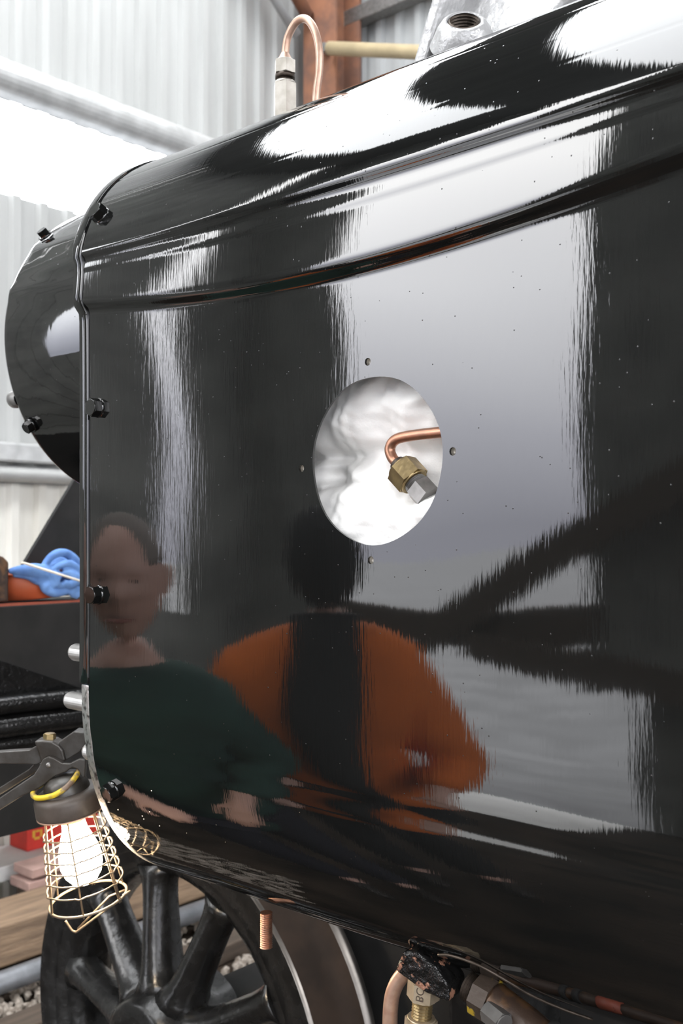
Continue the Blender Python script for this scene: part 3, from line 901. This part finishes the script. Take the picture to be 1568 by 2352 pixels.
# unseen second bogie and driving wheels, added to block light from the right
def copy_wheel(dx, sc, label, name):
    r = wh.copy(); r.name = name; COL.objects.link(r); r['label'] = label
    r.location = (wh.location.x + dx, wh.location.y, 0); r.scale = (sc, 1, sc)
    if sc != 1: r.location.x = wh.location.x + dx
    for ch in list(wh.children):
        c = ch.copy(); COL.objects.link(c); c.parent = r; c.matrix_parent_inverse = ch.matrix_parent_inverse.copy()
    return r
copy_wheel(1.72, 1.0, 'unseen second spoked bogie wheel, added to block light from the right', 'bogie_wheel')
copy_wheel(3.40, 1.9, 'unseen tall spoked driving wheel, added to block light from the right', 'driving_wheel_blocker')
# rail under the wheel
mb = MB(); mb.prism([(-.035, 0), (.035, 0), (.035, -.03), (.010, -.045), (.010, -.12), (.06, -.135), (.06, -.15), (-.06, -.15), (-.06, -.135), (-.010, -.12), (-.010, -.045), (-.035, -.03)], (.5, .52, 0.0), (0, 1, 0), (0, 0, 1), 5.2)
tag(mb.build('running_rail', 'tread'), 'rusty running rail under the spoked wheel', 'rail')
# bogie and main frame plates behind
fr = thing('locomotive_frame', 'dark plate frame behind the wheel and casing', 'frame', (.2, .75, .0))
mb = MB(); mb.prism([(-.72, .06), (-.68, .66), (-.50, .86), (1.3, .86), (1.3, .06)], (0, .70, 0), (1, 0, 0), (0, 0, 1), .028); mb.build('bogie_frame', 'black_matt', fr)
mb = MB(); mb.box((.02, .95, 1.15), (3.0, .03, .56)); mb.build('main_frame', 'black_matt', fr)
mb = MB(); mb.cyl((-.925, .60, .432), (-.925, 1.9, .432), .075, 24); mb.build('axle', 'black_matt', fr)
mb = MB(); mb.box((-.25, .66, .68), (.16, .14, .30)); mb.build('spring_bracket', 'black_cast', fr, bevel=.012)

# ================================================================== BUFFER BEAM AND WHAT LIES ON IT
bb = thing('buffer_beam', 'dark buffer beam plate with red primed top edge ahead of the casing', 'buffer beam', (-1.5, .7, .95))
mb = MB(); mb.box((-1.5, .70, 1.120), (.03, 1.6, .30)); mb.build('plate', 'black_matt', bb, bevel=.003)
mb = MB(); mb.box((-1.502, .70, 1.2715), (.030, 1.6, .006)); mb.build('red_top_edge', 'red_oxide', bb)
mb = MB(); mb.box((-1.62, .70, 1.262), (.22, 1.6, .012)); mb.build('top_plate', 'black_matt', bb)
mb = MB(); mb.prism([(.40, 1.16), (.75, 1.02), (.75, .98), (.40, .98)], (-1.482, 0, 0), (0, 1, 0), (0, 0, 1), .008); mb.build('doubler_plate', 'tar', bb)
mb = MB(); mb.prism([(.545, 1.275), (.90, 1.80), (1.2, 1.80), (1.2, 1.275)], (-1.66, 0, 0), (0, 1, 0), (0, 0, 1), .014); mb.build('gusset', 'black_matt', bb)
for (z, r) in ((1.045, .022), (.995, .026), (.955, .015)):
    mb = MB(); mb.sweep(catmull([(-1.44, .0, z), (-1.44, .4, z + .004), (-1.44, .7, z - .004), (-1.44, 1.2, z)], 10), r, 14); mb.build('steam_pipe', 'tar', bb)
mb = MB(); mb.box((-1.46, .7, .85), (.03, 1.4, .20)); mb.build('lower_plate', 'black_matt', bb)

# dark bracket at the left
bk = MB(); bk.prism([(.30, 1.278), (.30, 1.392), (.43, 1.392), (.46, 1.385), (.474, 1.372), (.474, 1.278)], (-1.53, 0, 0), (0, 1, 0), (0, 0, 1), .05)
tag(bk.build('cast_bracket', 'oily', bevel=.005), 'dark brown cast bracket standing at the end of the buffer beam', 'bracket')
# orange-red tin
tn = thing('red_tin', 'orange-red open tin lying on the buffer beam under the blue rag', 'tin', (-1.6, .57, 1.27))
mb = MB(); mb.lathe([(.080, 0), (.092, .004), (.098, .062), (.096, .064), (.094, .062), (.088, .008), (0, .008)], (-1.60, .575, 1.280), (0, -.06, 1), 40); mb.build('shell', 'red_tin', tn)
mb = MB(); mb.lathe([(.097, .060), (.100, .062), (.100, .066), (.097, .067)], (-1.60, .575, 1.280), (0, -.06, 1), 40); mb.build('rim', 'red_tin', tn)
# crumpled blue rag: folded cloth strips sewn into one heap
def rag():
    mb = MB()
    def fold(pts, ws, th=.010, roll=0.0):
        pts = catmull(pts, 6); k = len(pts)
        wi = [np.interp(i / (k - 1), np.linspace(0, 1, len(ws)), ws) for i in range(k)]
        rad = [(wi[i] * (1.12 + .05 * math.sin(i * .7)), th * (1 + .12 * math.sin(i * .9))) for i in range(k)]
        mb.sweep(pts, rad, 14, ref=(0, math.sin(roll), math.cos(roll)))
    X0 = -1.515
    fold([(X0, .478, 1.350), (X0 + .012, .505, 1.352), (X0 + .018, .540, 1.350), (X0 + .014, .575, 1.338), (X0 + .02, .60, 1.322)], [.005, .012, .016, .022, .022], .011)
    fold([(X0, .490, 1.340), (X0 + .010, .520, 1.338), (X0 + .012, .550, 1.326), (X0 + .012, .575, 1.322)], [.004, .008, .010, .012], .008)
    fold([(X0 + .014, .548, 1.350), (X0 + .016, .563, 1.320), (X0 + .018, .570, 1.304), (X0 + .016, .590, 1.294), (X0 + .014, .625, 1.298)], [.018, .014, .011, .009, .010], .010)
    fold([(X0 + .020, .585, 1.345), (X0 + .024, .590, 1.325), (X0 + .022, .600, 1.312), (X0 + .02, .625, 1.316)], [.010, .010, .008, .008], .008)
    fold([(X0, .568, 1.352), (X0 + .01, .584, 1.380), (X0 + .014, .606, 1.392), (X0 + .014, .632, 1.388), (X0 + .01, .655, 1.372), (X0, .695, 1.345)], [.007, .009, .009, .010, .011, .012], .012)
    fold([(X0 + .01, .582, 1.346), (X0 + .022, .604, 1.362), (X0 + .026, .628, 1.366), (X0 + .026, .652, 1.352), (X0 + .02, .675, 1.330), (X0 + .02, .70, 1.318)], [.006, .008, .008, .009, .009, .009], .009)
    fold([(X0 + .02, .612, 1.346), (X0 + .030, .634, 1.340), (X0 + .032, .644, 1.326), (X0 + .028, .634, 1.314), (X0 + .022, .614, 1.318)], [.008, .010, .012, .010, .008], .008)
    fold([(X0 + .02, .650, 1.340), (X0 + .026, .664, 1.318), (X0 + .022, .690, 1.306)], [.008, .010, .012], .009)
    fold([(X0 + .012, .598, 1.306), (X0 + .018, .632, 1.302), (X0 + .018, .650, 1.294), (X0 + .016, .662, 1.288)], [.010, .013, .014, .013], .009, .3)
    fold([(X0 - .02, .580, 1.325), (X0 - .02, .63, 1.338), (X0 - .02, .70, 1.320)], [.026, .044, .034], .020)
    return mb
o = rag().build('cotton_rag', 'rag')
tag(o, 'crumpled blue cotton rag heaped on the buffer beam', 'rag')
rm = o.modifiers.new('remesh', 'REMESH'); rm.mode = 'VOXEL'; rm.voxel_size = .0020; rm.use_smooth_shade = True
sm_ = o.modifiers.new('smooth', 'SMOOTH'); sm_.factor = .5; sm_.iterations = 5
tag(bar((-1.46, .480, 1.372), (-1.44, .745, 1.288), .0030, 'filler_rod', 'rod', None, 10), 'thin cream rod laid across the blue rag', 'rod')

# ================================================================== WORK LAMP CLAMPED TO A STUD
wk = thing('work_lamp', 'lit caged inspection lamp clamped to a stud at the casing front', 'lamp', (-.62, .045, .9))
RGT = Vector((.7513, .6600, 0)); FWD = Vector((-.6600, .7513, 0)); UP = Vector((0, 0, 1))
LA = (Vector((.0205, .0180, -.162)) + FWD * .018).normalized()          # lamp axis, downwards
LC = Vector((-.624, .047, 1.066))                                     # centre of cap top
LD = LC - LA * .014                                                   # everything under the cap hangs from here
L = lambda h: LD + LA * h
mb = MB(); mb.lathe([(0, .004), (.030, .002), (.044, .004), (.0485, .008), (.050, .013), (.0505, .032), (.049, .035), (.046, .036), (.042, .032), (0, .030)], LC, LA, 56); mb.build('cap', 'rubber', wk)
mb = MB(); mb.lathe([(0, -.022), (.022, -.020), (.030, -.012), (.034, .002), (.034, .005)], LC, LA, 40); mb.build('swivel_boss', 'clamp', wk)
mb = MB(); mb.lathe([(.0480, .0488), (.0500, .0488), (.0500, .0505), (.0480, .0505), (.0480, .0488)], LD, LA, 48); mb.build('copper_trim', 'copper_pale', wk)
mb = MB(); mb.lathe([(.0, .046), (.0205, .046), (.0205, .062), (.019, .064), (0, .064)], LD, LA, 32); mb.build('lamp_holder', 'ceramic', wk)
mb = MB(); mb.lathe([(.0150, .066), (.0165, .078), (.0185, .090), (.0235, .104), (.0290, .120), (.0310, .133), (.0305, .145), (.0265, .158), (.0190, .168), (.0090, .1735), (0, .1745)], LD - LA * .012, LA, 40); mb.build('bulb', 'bulb', wk)
# yellow hanging ring
a_ = (RGT - LA * RGT.dot(LA)).normalized(); b_ = LA.cross(a_).normalized()
CO = Vector((-.6415, .0335, 1.1025))
def cp(px, py): return ((px - 620) / 5.227 / 1560, -(py - 490) / 5.227 / 1560)
ring = catmull([CO + RGT * cp(x, y)[0] + UP * cp(x, y)[1] + FWD * d for (x, y, d) in
        ((470, 770, .012), (430, 800, -.004), (445, 835, -.020), (520, 850, -.030), (640, 826, -.038), (760, 785, -.042), (870, 715, -.038), (945, 630, -.026), (968, 565, -.010), (940, 520, .006), (880, 520, .016))], 6)
mb = MB(); mb.sweep(ring, .0040, 14); mb.build('hanging_ring', 'yellow', wk)
# wire cage
def cage_r(h): return .040 + (h - .05) / .135 * .0165
for k in range(6):
    cg = MB()
    an = 2 * PI * k / 6 + .40
    d = a_ * math.cos(an) + b_ * math.sin(an)
    for off in ((0,) if k % 2 else (-.0018, .0018)):
        t2 = a_ * -math.sin(an) + b_ * math.cos(an)
        cg.sweep([L(.048) + d * cage_r(.048) + t2 * off, L(.190) + d * (cage_r(.190)) + t2 * off], .0013, 8)
    cg.build('cage_upright', 'wire', wk)
for h in (.078, .094, .110, .126, .142, .160):
    hp_ = []
    for k in range(72):
        an = 2 * PI * k / 72
        ph = ((an - .40) % (PI / 3)); ph = min(ph, PI / 3 - ph)
        r = cage_r(h) + .0022 + .0035 * math.exp(-(ph / .055) ** 2)
        hp_.append(L(h + .0015 * math.exp(-(ph / .06) ** 2)) + (a_ * math.cos(an) + b_ * math.sin(an)) * r)
    mb = MB(); mb.sweep(hp_, .0012, 8, closed=True); mb.build('cage_hoop', 'wire', wk)
mb = MB(); mb.sweep([L(.186) + (a_ * math.cos(2 * PI * k / 60) + b_ * math.sin(2 * PI * k / 60)) * cage_r(.186) for k in range(60)], .0020, 10, closed=True); mb.build('cage_base_ring', 'wire', wk)
# bent closing hook under the cage
B0 = L(.186) + a_ * .054
hk = [B0 + b_ * .008, B0 + a_ * .004 + LA * .002, L(.232) - a_ * .026 + b_ * .004, L(.233) - a_ * .0295, L(.229) - a_ * .034, L(.214) - a_ * .040]
mb = MB(); mb.sweep(catmull(hk[:3], 6) + catmull(hk[2:], 6)[1:], .0018, 10)
mb.sweep([B0 - b_ * .010, L(.190) + a_ * .03 - b_ * .006, L(.229) - a_ * .024 + b_ * .001], .0016, 10)
mb.build('cage_hook', 'wire', wk)
# clamp: picture-sized polygons (mm) in the plane facing the handles
def cp(px, py): return ((px - 620) / 5.227 / 1560, -(py - 490) / 5.227 / 1560)
CO = Vector((-.6415, .0335, 1.1025))
def clamp_part(poly, off, th, name, bevel=.0018, m='clamp'):
    mb = MB(); mb.prism([cp(*p) for p in poly], CO + FWD * off, RGT, UP, th)
    return mb.build(name, m, wk, bevel=bevel, seg=3)
clamp_part([(-420, 400), (0, 372), (330, 352), (420, 300), (520, 262), (540, 470), (430, 528), (0, 515), (-420, 545)], .014, .018, 'upper_handle')
clamp_part([(420, 225), (520, 215), (640, 225), (720, 270), (770, 330), (800, 455), (690, 520), (520, 520), (500, 470)], .010, .034, 'clamp_body', .003)
clamp_part([(700, 245), (890, 112), (1012, 128), (1040, 250), (960, 360), (800, 458), (740, 400)], .012, .030, 'upper_jaw', .0018)
clamp_part([(-400, 1150), (0, 905), (440, 610), (500, 520), (550, 420), (620, 386), (690, 408), (790, 465), (870, 470), (990, 412), (1060, 420), (1050, 640), (1010, 640), (960, 540), (900, 520), (830, 570), (690, 625), (560, 730), (460, 790), (300, 862), (0, 1050), (-400, 1310)], -.012, .010, 'front_lever', .002)
clamp_part([(-400, 1040), (0, 795), (280, 620), (360, 530), (450, 560), (450, 600), (60, 850), (-400, 1130)], .030, .010, 'rear_lever', .002)
mb = MB(); p = CO + RGT * cp(568, 0)[0] + UP * cp(0, 232)[1] + FWD * .010
mb.hexa(p, p + UP * .0085, .0092, .12); mb.build('clamp_bolt', 'brass', wk)
mb = MB(); p = CO + FWD * -.016; mb.lathe([(.0042, 0), (.0038, .0025), (.002, .0036), (0, .0038)], p - FWD * .0005, -FWD, 18); mb.build('pivot_rivet', 'steel_grey', wk)

# ================================================================== THINGS BEYOND THE WHEEL
sl = MB(); sl.box((-2.78, 1.2, -.035), (.26, 2.6, .15)); tag(sl.build('timber_sleeper', 'timber', bevel=.008), 'weathered brown timber baulk lying across beyond the wheel', 'timber')
tag(bar((-2.56, -.1, -.115), (-2.56, 2.4, -.115), .038, 'steel_pipe', 'pipe_grey', None, 20), 'grey steel pipe lying in front of the timber baulk', 'pipe')
sl = MB(); sl.box((-2.30, .9, -.165), (.12, 2.2, .07)); tag(sl.build('low_timber', 'timber_dark', bevel=.006), 'dark low timber half sunk in the ballast', 'timber')
sl = MB(); sl.box((-3.22, 1.6, .060), (.26, 3.0, .062)); tag(sl.build('concrete_ledge', 'concrete', bevel=.006), 'pale concrete ledge along the foot of the end wall', 'ledge')
rb = thing('red_box', 'bright red tin box with yellow lettering on the concrete ledge', 'box', (-3.25, 1.78, .09))
mb = MB(); mb.box((-3.26, 1.745, .170), (.14, .36, .158)); mb.build('body', 'red_box', rb, bevel=.006)
mb = MB(); mb.box((-3.26, 1.745, .240), (.146, .366, .03)); mb.build('lid', 'red_box', rb, bevel=.004)
mb = MB()
for (y, z, w, h) in ((1.600, .215, .020, .012), (1.622, .205, .012, .026), (1.604, .190, .024, .010), (1.596, .160, .012, .030), (1.612, .140, .026, .010), (1.632, .158, .010, .030), (1.615, .170, .020, .008)):
    mb.box((-3.1885, y, z), (.002, w, h))
mb.build('yellow_marks', 'yellow_flat', rb)
tb = thing('workbench', 'low bench with pale board top beyond the lamp', 'bench', (-3.02, 1.4, ZF))
mb = MB(); mb.box((-2.985, 1.4, .360), (.03, 1.9, .075)); mb.build('apron', 'timber_dark', tb, bevel=.004)
mb = MB(); mb.box((-3.11, 1.4, .412), (.34, 1.95, .028)); mb.build('top', 'timber', tb, bevel=.004)
for yy in (.50, 2.3): mb = MB(); mb.box((-3.02, yy, .099), (.05, .06, .598)); mb.build('leg', 'timber_dark', tb)
for k, (z, dy, c) in enumerate(((-.09, .02, 'plank_pink'), (-.045, .0, 'plank_pink'), (.0, .025, 'timber_dark'), (.045, -.005, 'plank_pink'), (.093, .01, 'plank_pink'))):
    mb = MB(); mb.box((-2.985, 1.72 + dy, z), (.14, .62, .036)); o = mb.build('stacked_plank', c, bevel=.004)
    tag(o, ('lowest', 'second lowest', 'middle dark', 'second highest', 'topmost')[k] + ' plank of the small stack beyond the lamp', 'plank', 'stacked planks')
# ballast stones: too many to count
mb = MB()
ico = [(-.5257, 0, .8507), (.5257, 0, .8507), (-.5257, 0, -.8507), (.5257, 0, -.8507), (0, .8507, .5257), (0, .8507, -.5257), (0, -.8507, .5257), (0, -.8507, -.5257), (.8507, .5257, 0), (-.8507, .5257, 0), (.8507, -.5257, 0), (-.8507, -.5257, 0)]
icf = [(1, 4, 0), (4, 9, 0), (4, 5, 9), (8, 5, 4), (1, 8, 4), (1, 10, 8), (10, 3, 8), (8, 3, 5), (3, 2, 5), (3, 7, 2), (3, 10, 7), (10, 6, 7), (6, 11, 7), (6, 0, 11), (6, 1, 0), (10, 1, 6), (11, 0, 9), (2, 11, 9), (5, 2, 9), (11, 2, 7)]
for k in range(3800):
    x = rng.uniform(-2.65, -1.2)
    if -2.40 < x < -2.20: continue
    y = rng.uniform(.0, 2.3); s_ = rng.uniform(.010, .026)
    e_ = Euler(rng.uniform(0, 6, 3)).to_matrix(); sq = rng.uniform(.6, 1.2, 3)
    mb.add([e_ @ Vector((p[0] * s_ * sq[0], p[1] * s_ * sq[1], p[2] * s_ * sq[2])) + Vector((x, y, ZF + .010 + rng.uniform(0, .012))) for p in ico], icf)
o = mb.build('ballast', 'gravel'); tag(o, 'loose brown-grey ballast stones between the timbers', 'ballast'); o['kind'] = 'stuff'

# ================================================================== PEOPLE MIRRORED IN THE PAINT
def skin_obj(name, verts, edges, m, parent, root=0, sub=1, voxel=None):
    me = bpy.data.meshes.new(name)
    me.from_pydata([v[:3] for v in verts], edges, [])
    o = bpy.data.objects.new(name, me); COL.objects.link(o)
    sk = o.modifiers.new('skin', 'SKIN'); sk.use_smooth_shade = True
    lay = me.skin_vertices[0].data
    for i, v in enumerate(verts):
        r = v[3]; lay[i].radius = r if isinstance(r, tuple) else (r, r)
        lay[i].use_root = (i == root)
    sb = o.modifiers.new('sub', 'SUBSURF'); sb.levels = sub; sb.render_levels = sub
    if voxel:
        rm = o.modifiers.new('remesh', 'REMESH'); rm.mode = 'VOXEL'; rm.voxel_size = voxel; rm.use_smooth_shade = True
    bpy.context.view_layer.update()
    dg = bpy.context.evaluated_depsgraph_get()
    m2 = bpy.data.meshes.new_from_object(o.evaluated_get(dg))
    bpy.data.objects.remove(o)
    m2.materials.clear(); m2.materials.append(M[m])
    o = bpy.data.objects.new(name, m2); COL.objects.link(o)
    o.parent = parent
    return o

def head_mesh(c, Rm, s=1.0):
    """Head with brow, nose, chin, ears; local +y is the face direction."""
    mb = MB(); nu, nv = 36, 26; vs = []
    for i in range(nv + 1):
        th = PI * i / nv
        for j in range(nu):
            ph = 2 * PI * j / nu
            x = math.sin(th) * math.cos(ph); y = math.sin(th) * math.sin(ph); z = math.cos(th)
            w = .076 if z > 0 else .076 * (1 - .30 * z * z)
            p = Vector((x * w, y * (.096 if z > -.2 else .088), z * .118))
            if y > 0:
                p.y += .020 * math.exp(-((p.x / .014) ** 2 + ((p.z + .012) / .022) ** 2))
                p.y -= .010 * math.exp(-(((abs(p.x) - .032) / .014) ** 2 + ((p.z - .012) / .011) ** 2))
                p.y += .006 * math.exp(-((p.z - .034) / .010) ** 2) * math.exp(-(p.x / .05) ** 2)
                p.y += .008 * math.exp(-((p.x / .022) ** 2 + ((p.z + .095) / .018) ** 2))
                p.y += .005 * math.exp(-((p.x / .022) ** 2 + ((p.z + .060) / .010) ** 2))
            vs.append(Rm @ (p * s) + Vector(c))
    fs = [(i * nu + j, i * nu + (j + 1) % nu, (i + 1) * nu + (j + 1) % nu, (i + 1) * nu + j) for i in range(nv) for j in range(nu)]
    mb.add(vs, fs, True)
    for sx in (-1, 1):
        mb.sweep([Rm @ Vector((sx * .076, -.012, .03)) * 1 + Vector(c), Rm @ Vector((sx * .084, -.016, .012)) + Vector(c), Rm @ Vector((sx * .078, -.008, -.028)) + Vector(c)], [(.010, .005), (.018, .006), (.008, .004)], 10)
    return mb

def person(label, loc, rotz, headc, head_rot, cloth_top, cloth_leg, arms, open_front=None, cover=None, hair=None, lean=0.0, dz=.235, bulk=1.0):
    root = thing('person', label, 'person', loc)
    root.rotation_euler = (0, 0, rotz)
    hz = headc[2]; hy = headc[1]
    sh_z = hz - dz; sh_y = hy - .06
    hip_z = .86
    verts = [(0, 0, hip_z, (.14, .10)), (0, sh_y * .5, (hip_z + sh_z) / 2, (.135, .10)), (0, sh_y, sh_z - .10, (.135, .090)), (0, sh_y + .01, sh_z + .03, .060), (0, hy - .015, hz - .12, .055)]
    edges = [(0, 1), (1, 2), (2, 3), (3, 4)]
    for sx, (el, wr) in zip((-1, 1), arms):
        b_ = len(verts)
        shp = Vector((sx * .165, sh_y, sh_z - .065))
        verts += [(*shp, .062), (*el, .045), (*wr, .031)]
        edges += [(2, b_), (b_, b_ + 1), (b_ + 1, b_ + 2)]
        elv, wrv = Vector(el), Vector(wr); d = (wrv - elv).normalized()
        side = d.cross(Vector((0, 0, 1))).normalized() if abs(d.z) < .9 else Vector((1, 0, 0)); nrm = side.cross(d)
        pc = len(verts); verts.append((*(wrv + d * .05), (.040, .017))); edges.append((b_ + 2, pc))
        for f_ in range(5):
            o_ = (f_ - 1.5) * .019
            if f_ < 4:
                k0 = wrv + d * .088 + side * o_
                ln = (.060, .072, .068, .052)[f_]
                k1 = k0 + d * ln * .55 - nrm * .008; k2 = k1 + d * ln * .35 - nrm * .022
            else:
                k0 = wrv + d * .045 - side * .046; k1 = k0 + d * .03 - side * .012 - nrm * .006; k2 = k1 + d * .026 - nrm * .01
            q_ = len(verts); verts += [(*k0, .0092), (*k1, .0085), (*k2, .0072)]
            edges += [(pc, q_), (q_, q_ + 1), (q_ + 1, q_ + 2)]
    for sx in (-1, 1):
        b_ = len(verts)
        verts += [(sx * .09, 0, hip_z - .06, .088), (sx * .105, .03, .48, .058), (sx * .11, -.01, .10, .040), (sx * .115, .10, .035, (.038, .03)), (sx * .12, .18, .03, (.035, .02))]
        edges += [(0, b_), (b_, b_ + 1), (b_ + 1, b_ + 2), (b_ + 2, b_ + 3), (b_ + 3, b_ + 4)]
    body = skin_obj('body', verts, edges, 'skin', root, voxel=None)
    hm = head_mesh(headc, head_rot)
    # weld the head into the one body mesh
    bm = bmesh.new(); bm.from_mesh(body.data)
    vv = [bm.verts.new(p) for p in hm.v]
    for f_ in hm.f:
        try: bm.faces.new([vv[i] for i in f_]).smooth = True
        except ValueError: pass
    bm.to_mesh(body.data); bm.free()
    rm = body.modifiers.new('remesh', 'REMESH'); rm.mode = 'VOXEL'; rm.voxel_size = .007; rm.use_smooth_shade = True
    bpy.context.view_layer.update()
    m2 = bpy.data.meshes.new_from_object(body.evaluated_get(bpy.context.evaluated_depsgraph_get()))
    body.modifiers.clear(); body.data = m2
    bm = bmesh.new(); bm.from_mesh(m2); seen = set(); best = []
    for v0 in bm.verts:
        if v0 in seen: continue
        isl = [v0]; seen.add(v0); k = 0
        while k < len(isl):
            for e_ in isl[k].link_edges:
                w_ = e_.other_vert(isl[k])
                if w_ not in seen: seen.add(w_); isl.append(w_)
            k += 1
        if len(isl) > len(best): best = isl
    bs_ = set(best)
    bmesh.ops.delete(bm, geom=[v for v in bm.verts if v not in bs_], context='VERTS')
    for f_ in bm.faces: f_.smooth = True
    bm.to_mesh(m2); bm.free()
    for sx in (-1, 1):
        mb = MB(); mb.lathe([(0, .008), (.004, .0068), (.006, .003), (.0065, 0)], Vector(headc) + head_rot @ Vector((sx * .031, .074, .012)), head_rot @ Vector((0, 1, 0)), 12)
        e_ = mb.build('eye', 'cloth_black'); e_.parent = root
    # clothes
    jv = [(0, .0, hip_z - .26, (.27 * bulk, .18 * bulk)), (0, .0, hip_z - .06, (.25 * bulk, .165 * bulk)), (0, sh_y * .5, (hip_z + sh_z) / 2, (.20, .145)), (0, sh_y, sh_z - .12, (.20, .14)), (0, sh_y + .005, sh_z + .045, (.11, .095))]
    je = [(0, 1), (1, 2), (2, 3), (3, 4)]
    for sx, (el, wr) in zip((-1, 1), arms):
        b_ = len(jv); jv += [(sx * .165, sh_y, sh_z - .095, .108), (*(Vector(el) + Vector((sx * .04, 0, 0))), .092), (*(Vector(el) + (Vector(wr) - Vector(el)) * .92), .055)]
        je += [(3, b_), (b_, b_ + 1), (b_ + 1, b_ + 2)]
    skin_obj('jacket', jv, je, cloth_top, root, sub=2)
    lv = [(0, 0, hip_z + .02, (.17, .13)), (-.095, 0, hip_z - .10, .115), (-.105, .03, .48, .085), (-.11, -.01, .10, .075), (.095, 0, hip_z - .10, .115), (.105, .03, .48, .085), (.11, -.01, .10, .075)]
    skin_obj('trousers', lv, [(0, 1), (1, 2), (2, 3), (0, 4), (4, 5), (5, 6)], cloth_leg, root, sub=2)
    for sx in (-1, 1):
        skin_obj('boot', [(sx * .11, -.03, .11, .06), (sx * .112, -.03, .05, (.055, .05)), (sx * .118, .10, .045, (.055, .042)), (sx * .122, .20, .035, (.045, .03))], [(0, 1), (1, 2), (2, 3)], 'boot', root, sub=2)
    mb = MB(); mb.sweep([Vector(headc) + head_rot @ Vector((x, .092 - abs(x) * .35, -.062 + abs(x) * .05)) for x in (-.024, -.012, 0, .012, .024)], [(.002, .003), (.004, .004), (.0045, .005), (.004, .004), (.002, .003)], 8)
    e_ = mb.build('mouth', 'lips'); e_.parent = root
    if open_front:
        mb = MB(); k = 14; vs = []
        for i in range(k):
            f_ = i / (k - 1); z = (sh_z + .06) * (1 - f_) + (hip_z - .30) * f_
            yb = np.interp(f_, [0, .25, .6, 1], [sh_y + .10, sh_y + .155, sh_y * .5 + .180, .185])
            w = np.interp(f_, [0, .2, 1], [.072, .078, .018])
            for (x, y) in ((-w, yb - .03), (-w * .8, yb), (0, yb + .012), (w * .8, yb), (w, yb - .03), (w * .6, yb - .07), (-w * .6, yb - .07)):
                vs.append((x + .035 * f_, y, z))
        fs = [(i * 7 + j, i * 7 + (j + 1) % 7, (i + 1) * 7 + (j + 1) % 7, (i + 1) * 7 + j) for i in range(k - 1) for j in range(7)] + [tuple(range(7)), tuple((k - 1) * 7 + j for j in range(7))[::-1]]
        mb.add(vs, fs, True); o = mb.build('shirt_front', open_front); o.parent = root
    if cover or hair:
        mb = MB(); nu, nv = 32, 12; vs = []
        g = 1.13 if cover else 1.05
        for i in range(nv + 1):
            th = (.86 if cover else .40) * PI * i / nv
            for j in range(nu):
                ph = 2 * PI * j / nu
                p = Vector((math.sin(th) * math.cos(ph) * .079 * g, math.sin(th) * math.sin(ph) * .098 * g - (.012 if hair else 0), math.cos(th) * .118 * g))
                vs.append(head_rot @ p + Vector(headc))
        mb.add(vs, [(i * nu + j, i * nu + (j + 1) % nu, (i + 1) * nu + (j + 1) % nu, (i + 1) * nu + j) for i in range(nv) for j in range(nu)], True)
        o = mb.build('hat' if cover else 'hair', cover or hair); o.parent = root
        sd_ = o.modifiers.new('solid', 'SOLIDIFY'); sd_.thickness = .006
    return root

# local frame: +y is where the chest points; z from the floor
person('person in orange jacket over black top and dark hat, mirrored in the casing', (-.895, -.90, ZF), R(-43),
       (0.0, .14, 1.59), Euler((R(-62), 0, 0)).to_matrix(), 'jacket_orange', 'cloth_black',
       [((-.26, .05, 1.08), (-.20, .24, .94)), ((.26, .05, 1.08), (.20, .24, .94))], open_front='cloth_black', cover='cloth_black', dz=.185)
person('person in dark green jacket with a bare head, mirrored near the casing front', (-.98, -.42, ZF), R(-52),
       (0.0, .10, 1.555), Euler((R(-10), 0, R(10))).to_matrix(), 'cloth_green', 'cloth_navy',
       [((-.24, .00, 1.06), (-.14, .20, .96)), ((.22, .00, 1.06), (.10, .21, .94))], hair='hair_grey', dz=.200, bulk=.80)

# stamped letters on the brass nut (last: needs the view layer)
fp = RGT.cross(UP) * 1.0
nut_c = h0 + dn * .010
face = Vector((.35, -.94, 0)).normalized()
letters('BC', nut_c + face * .01665, -dn, face.cross(-dn) * -1 if False else Vector((0, 0, 1)).cross(face) , .0125, nut)
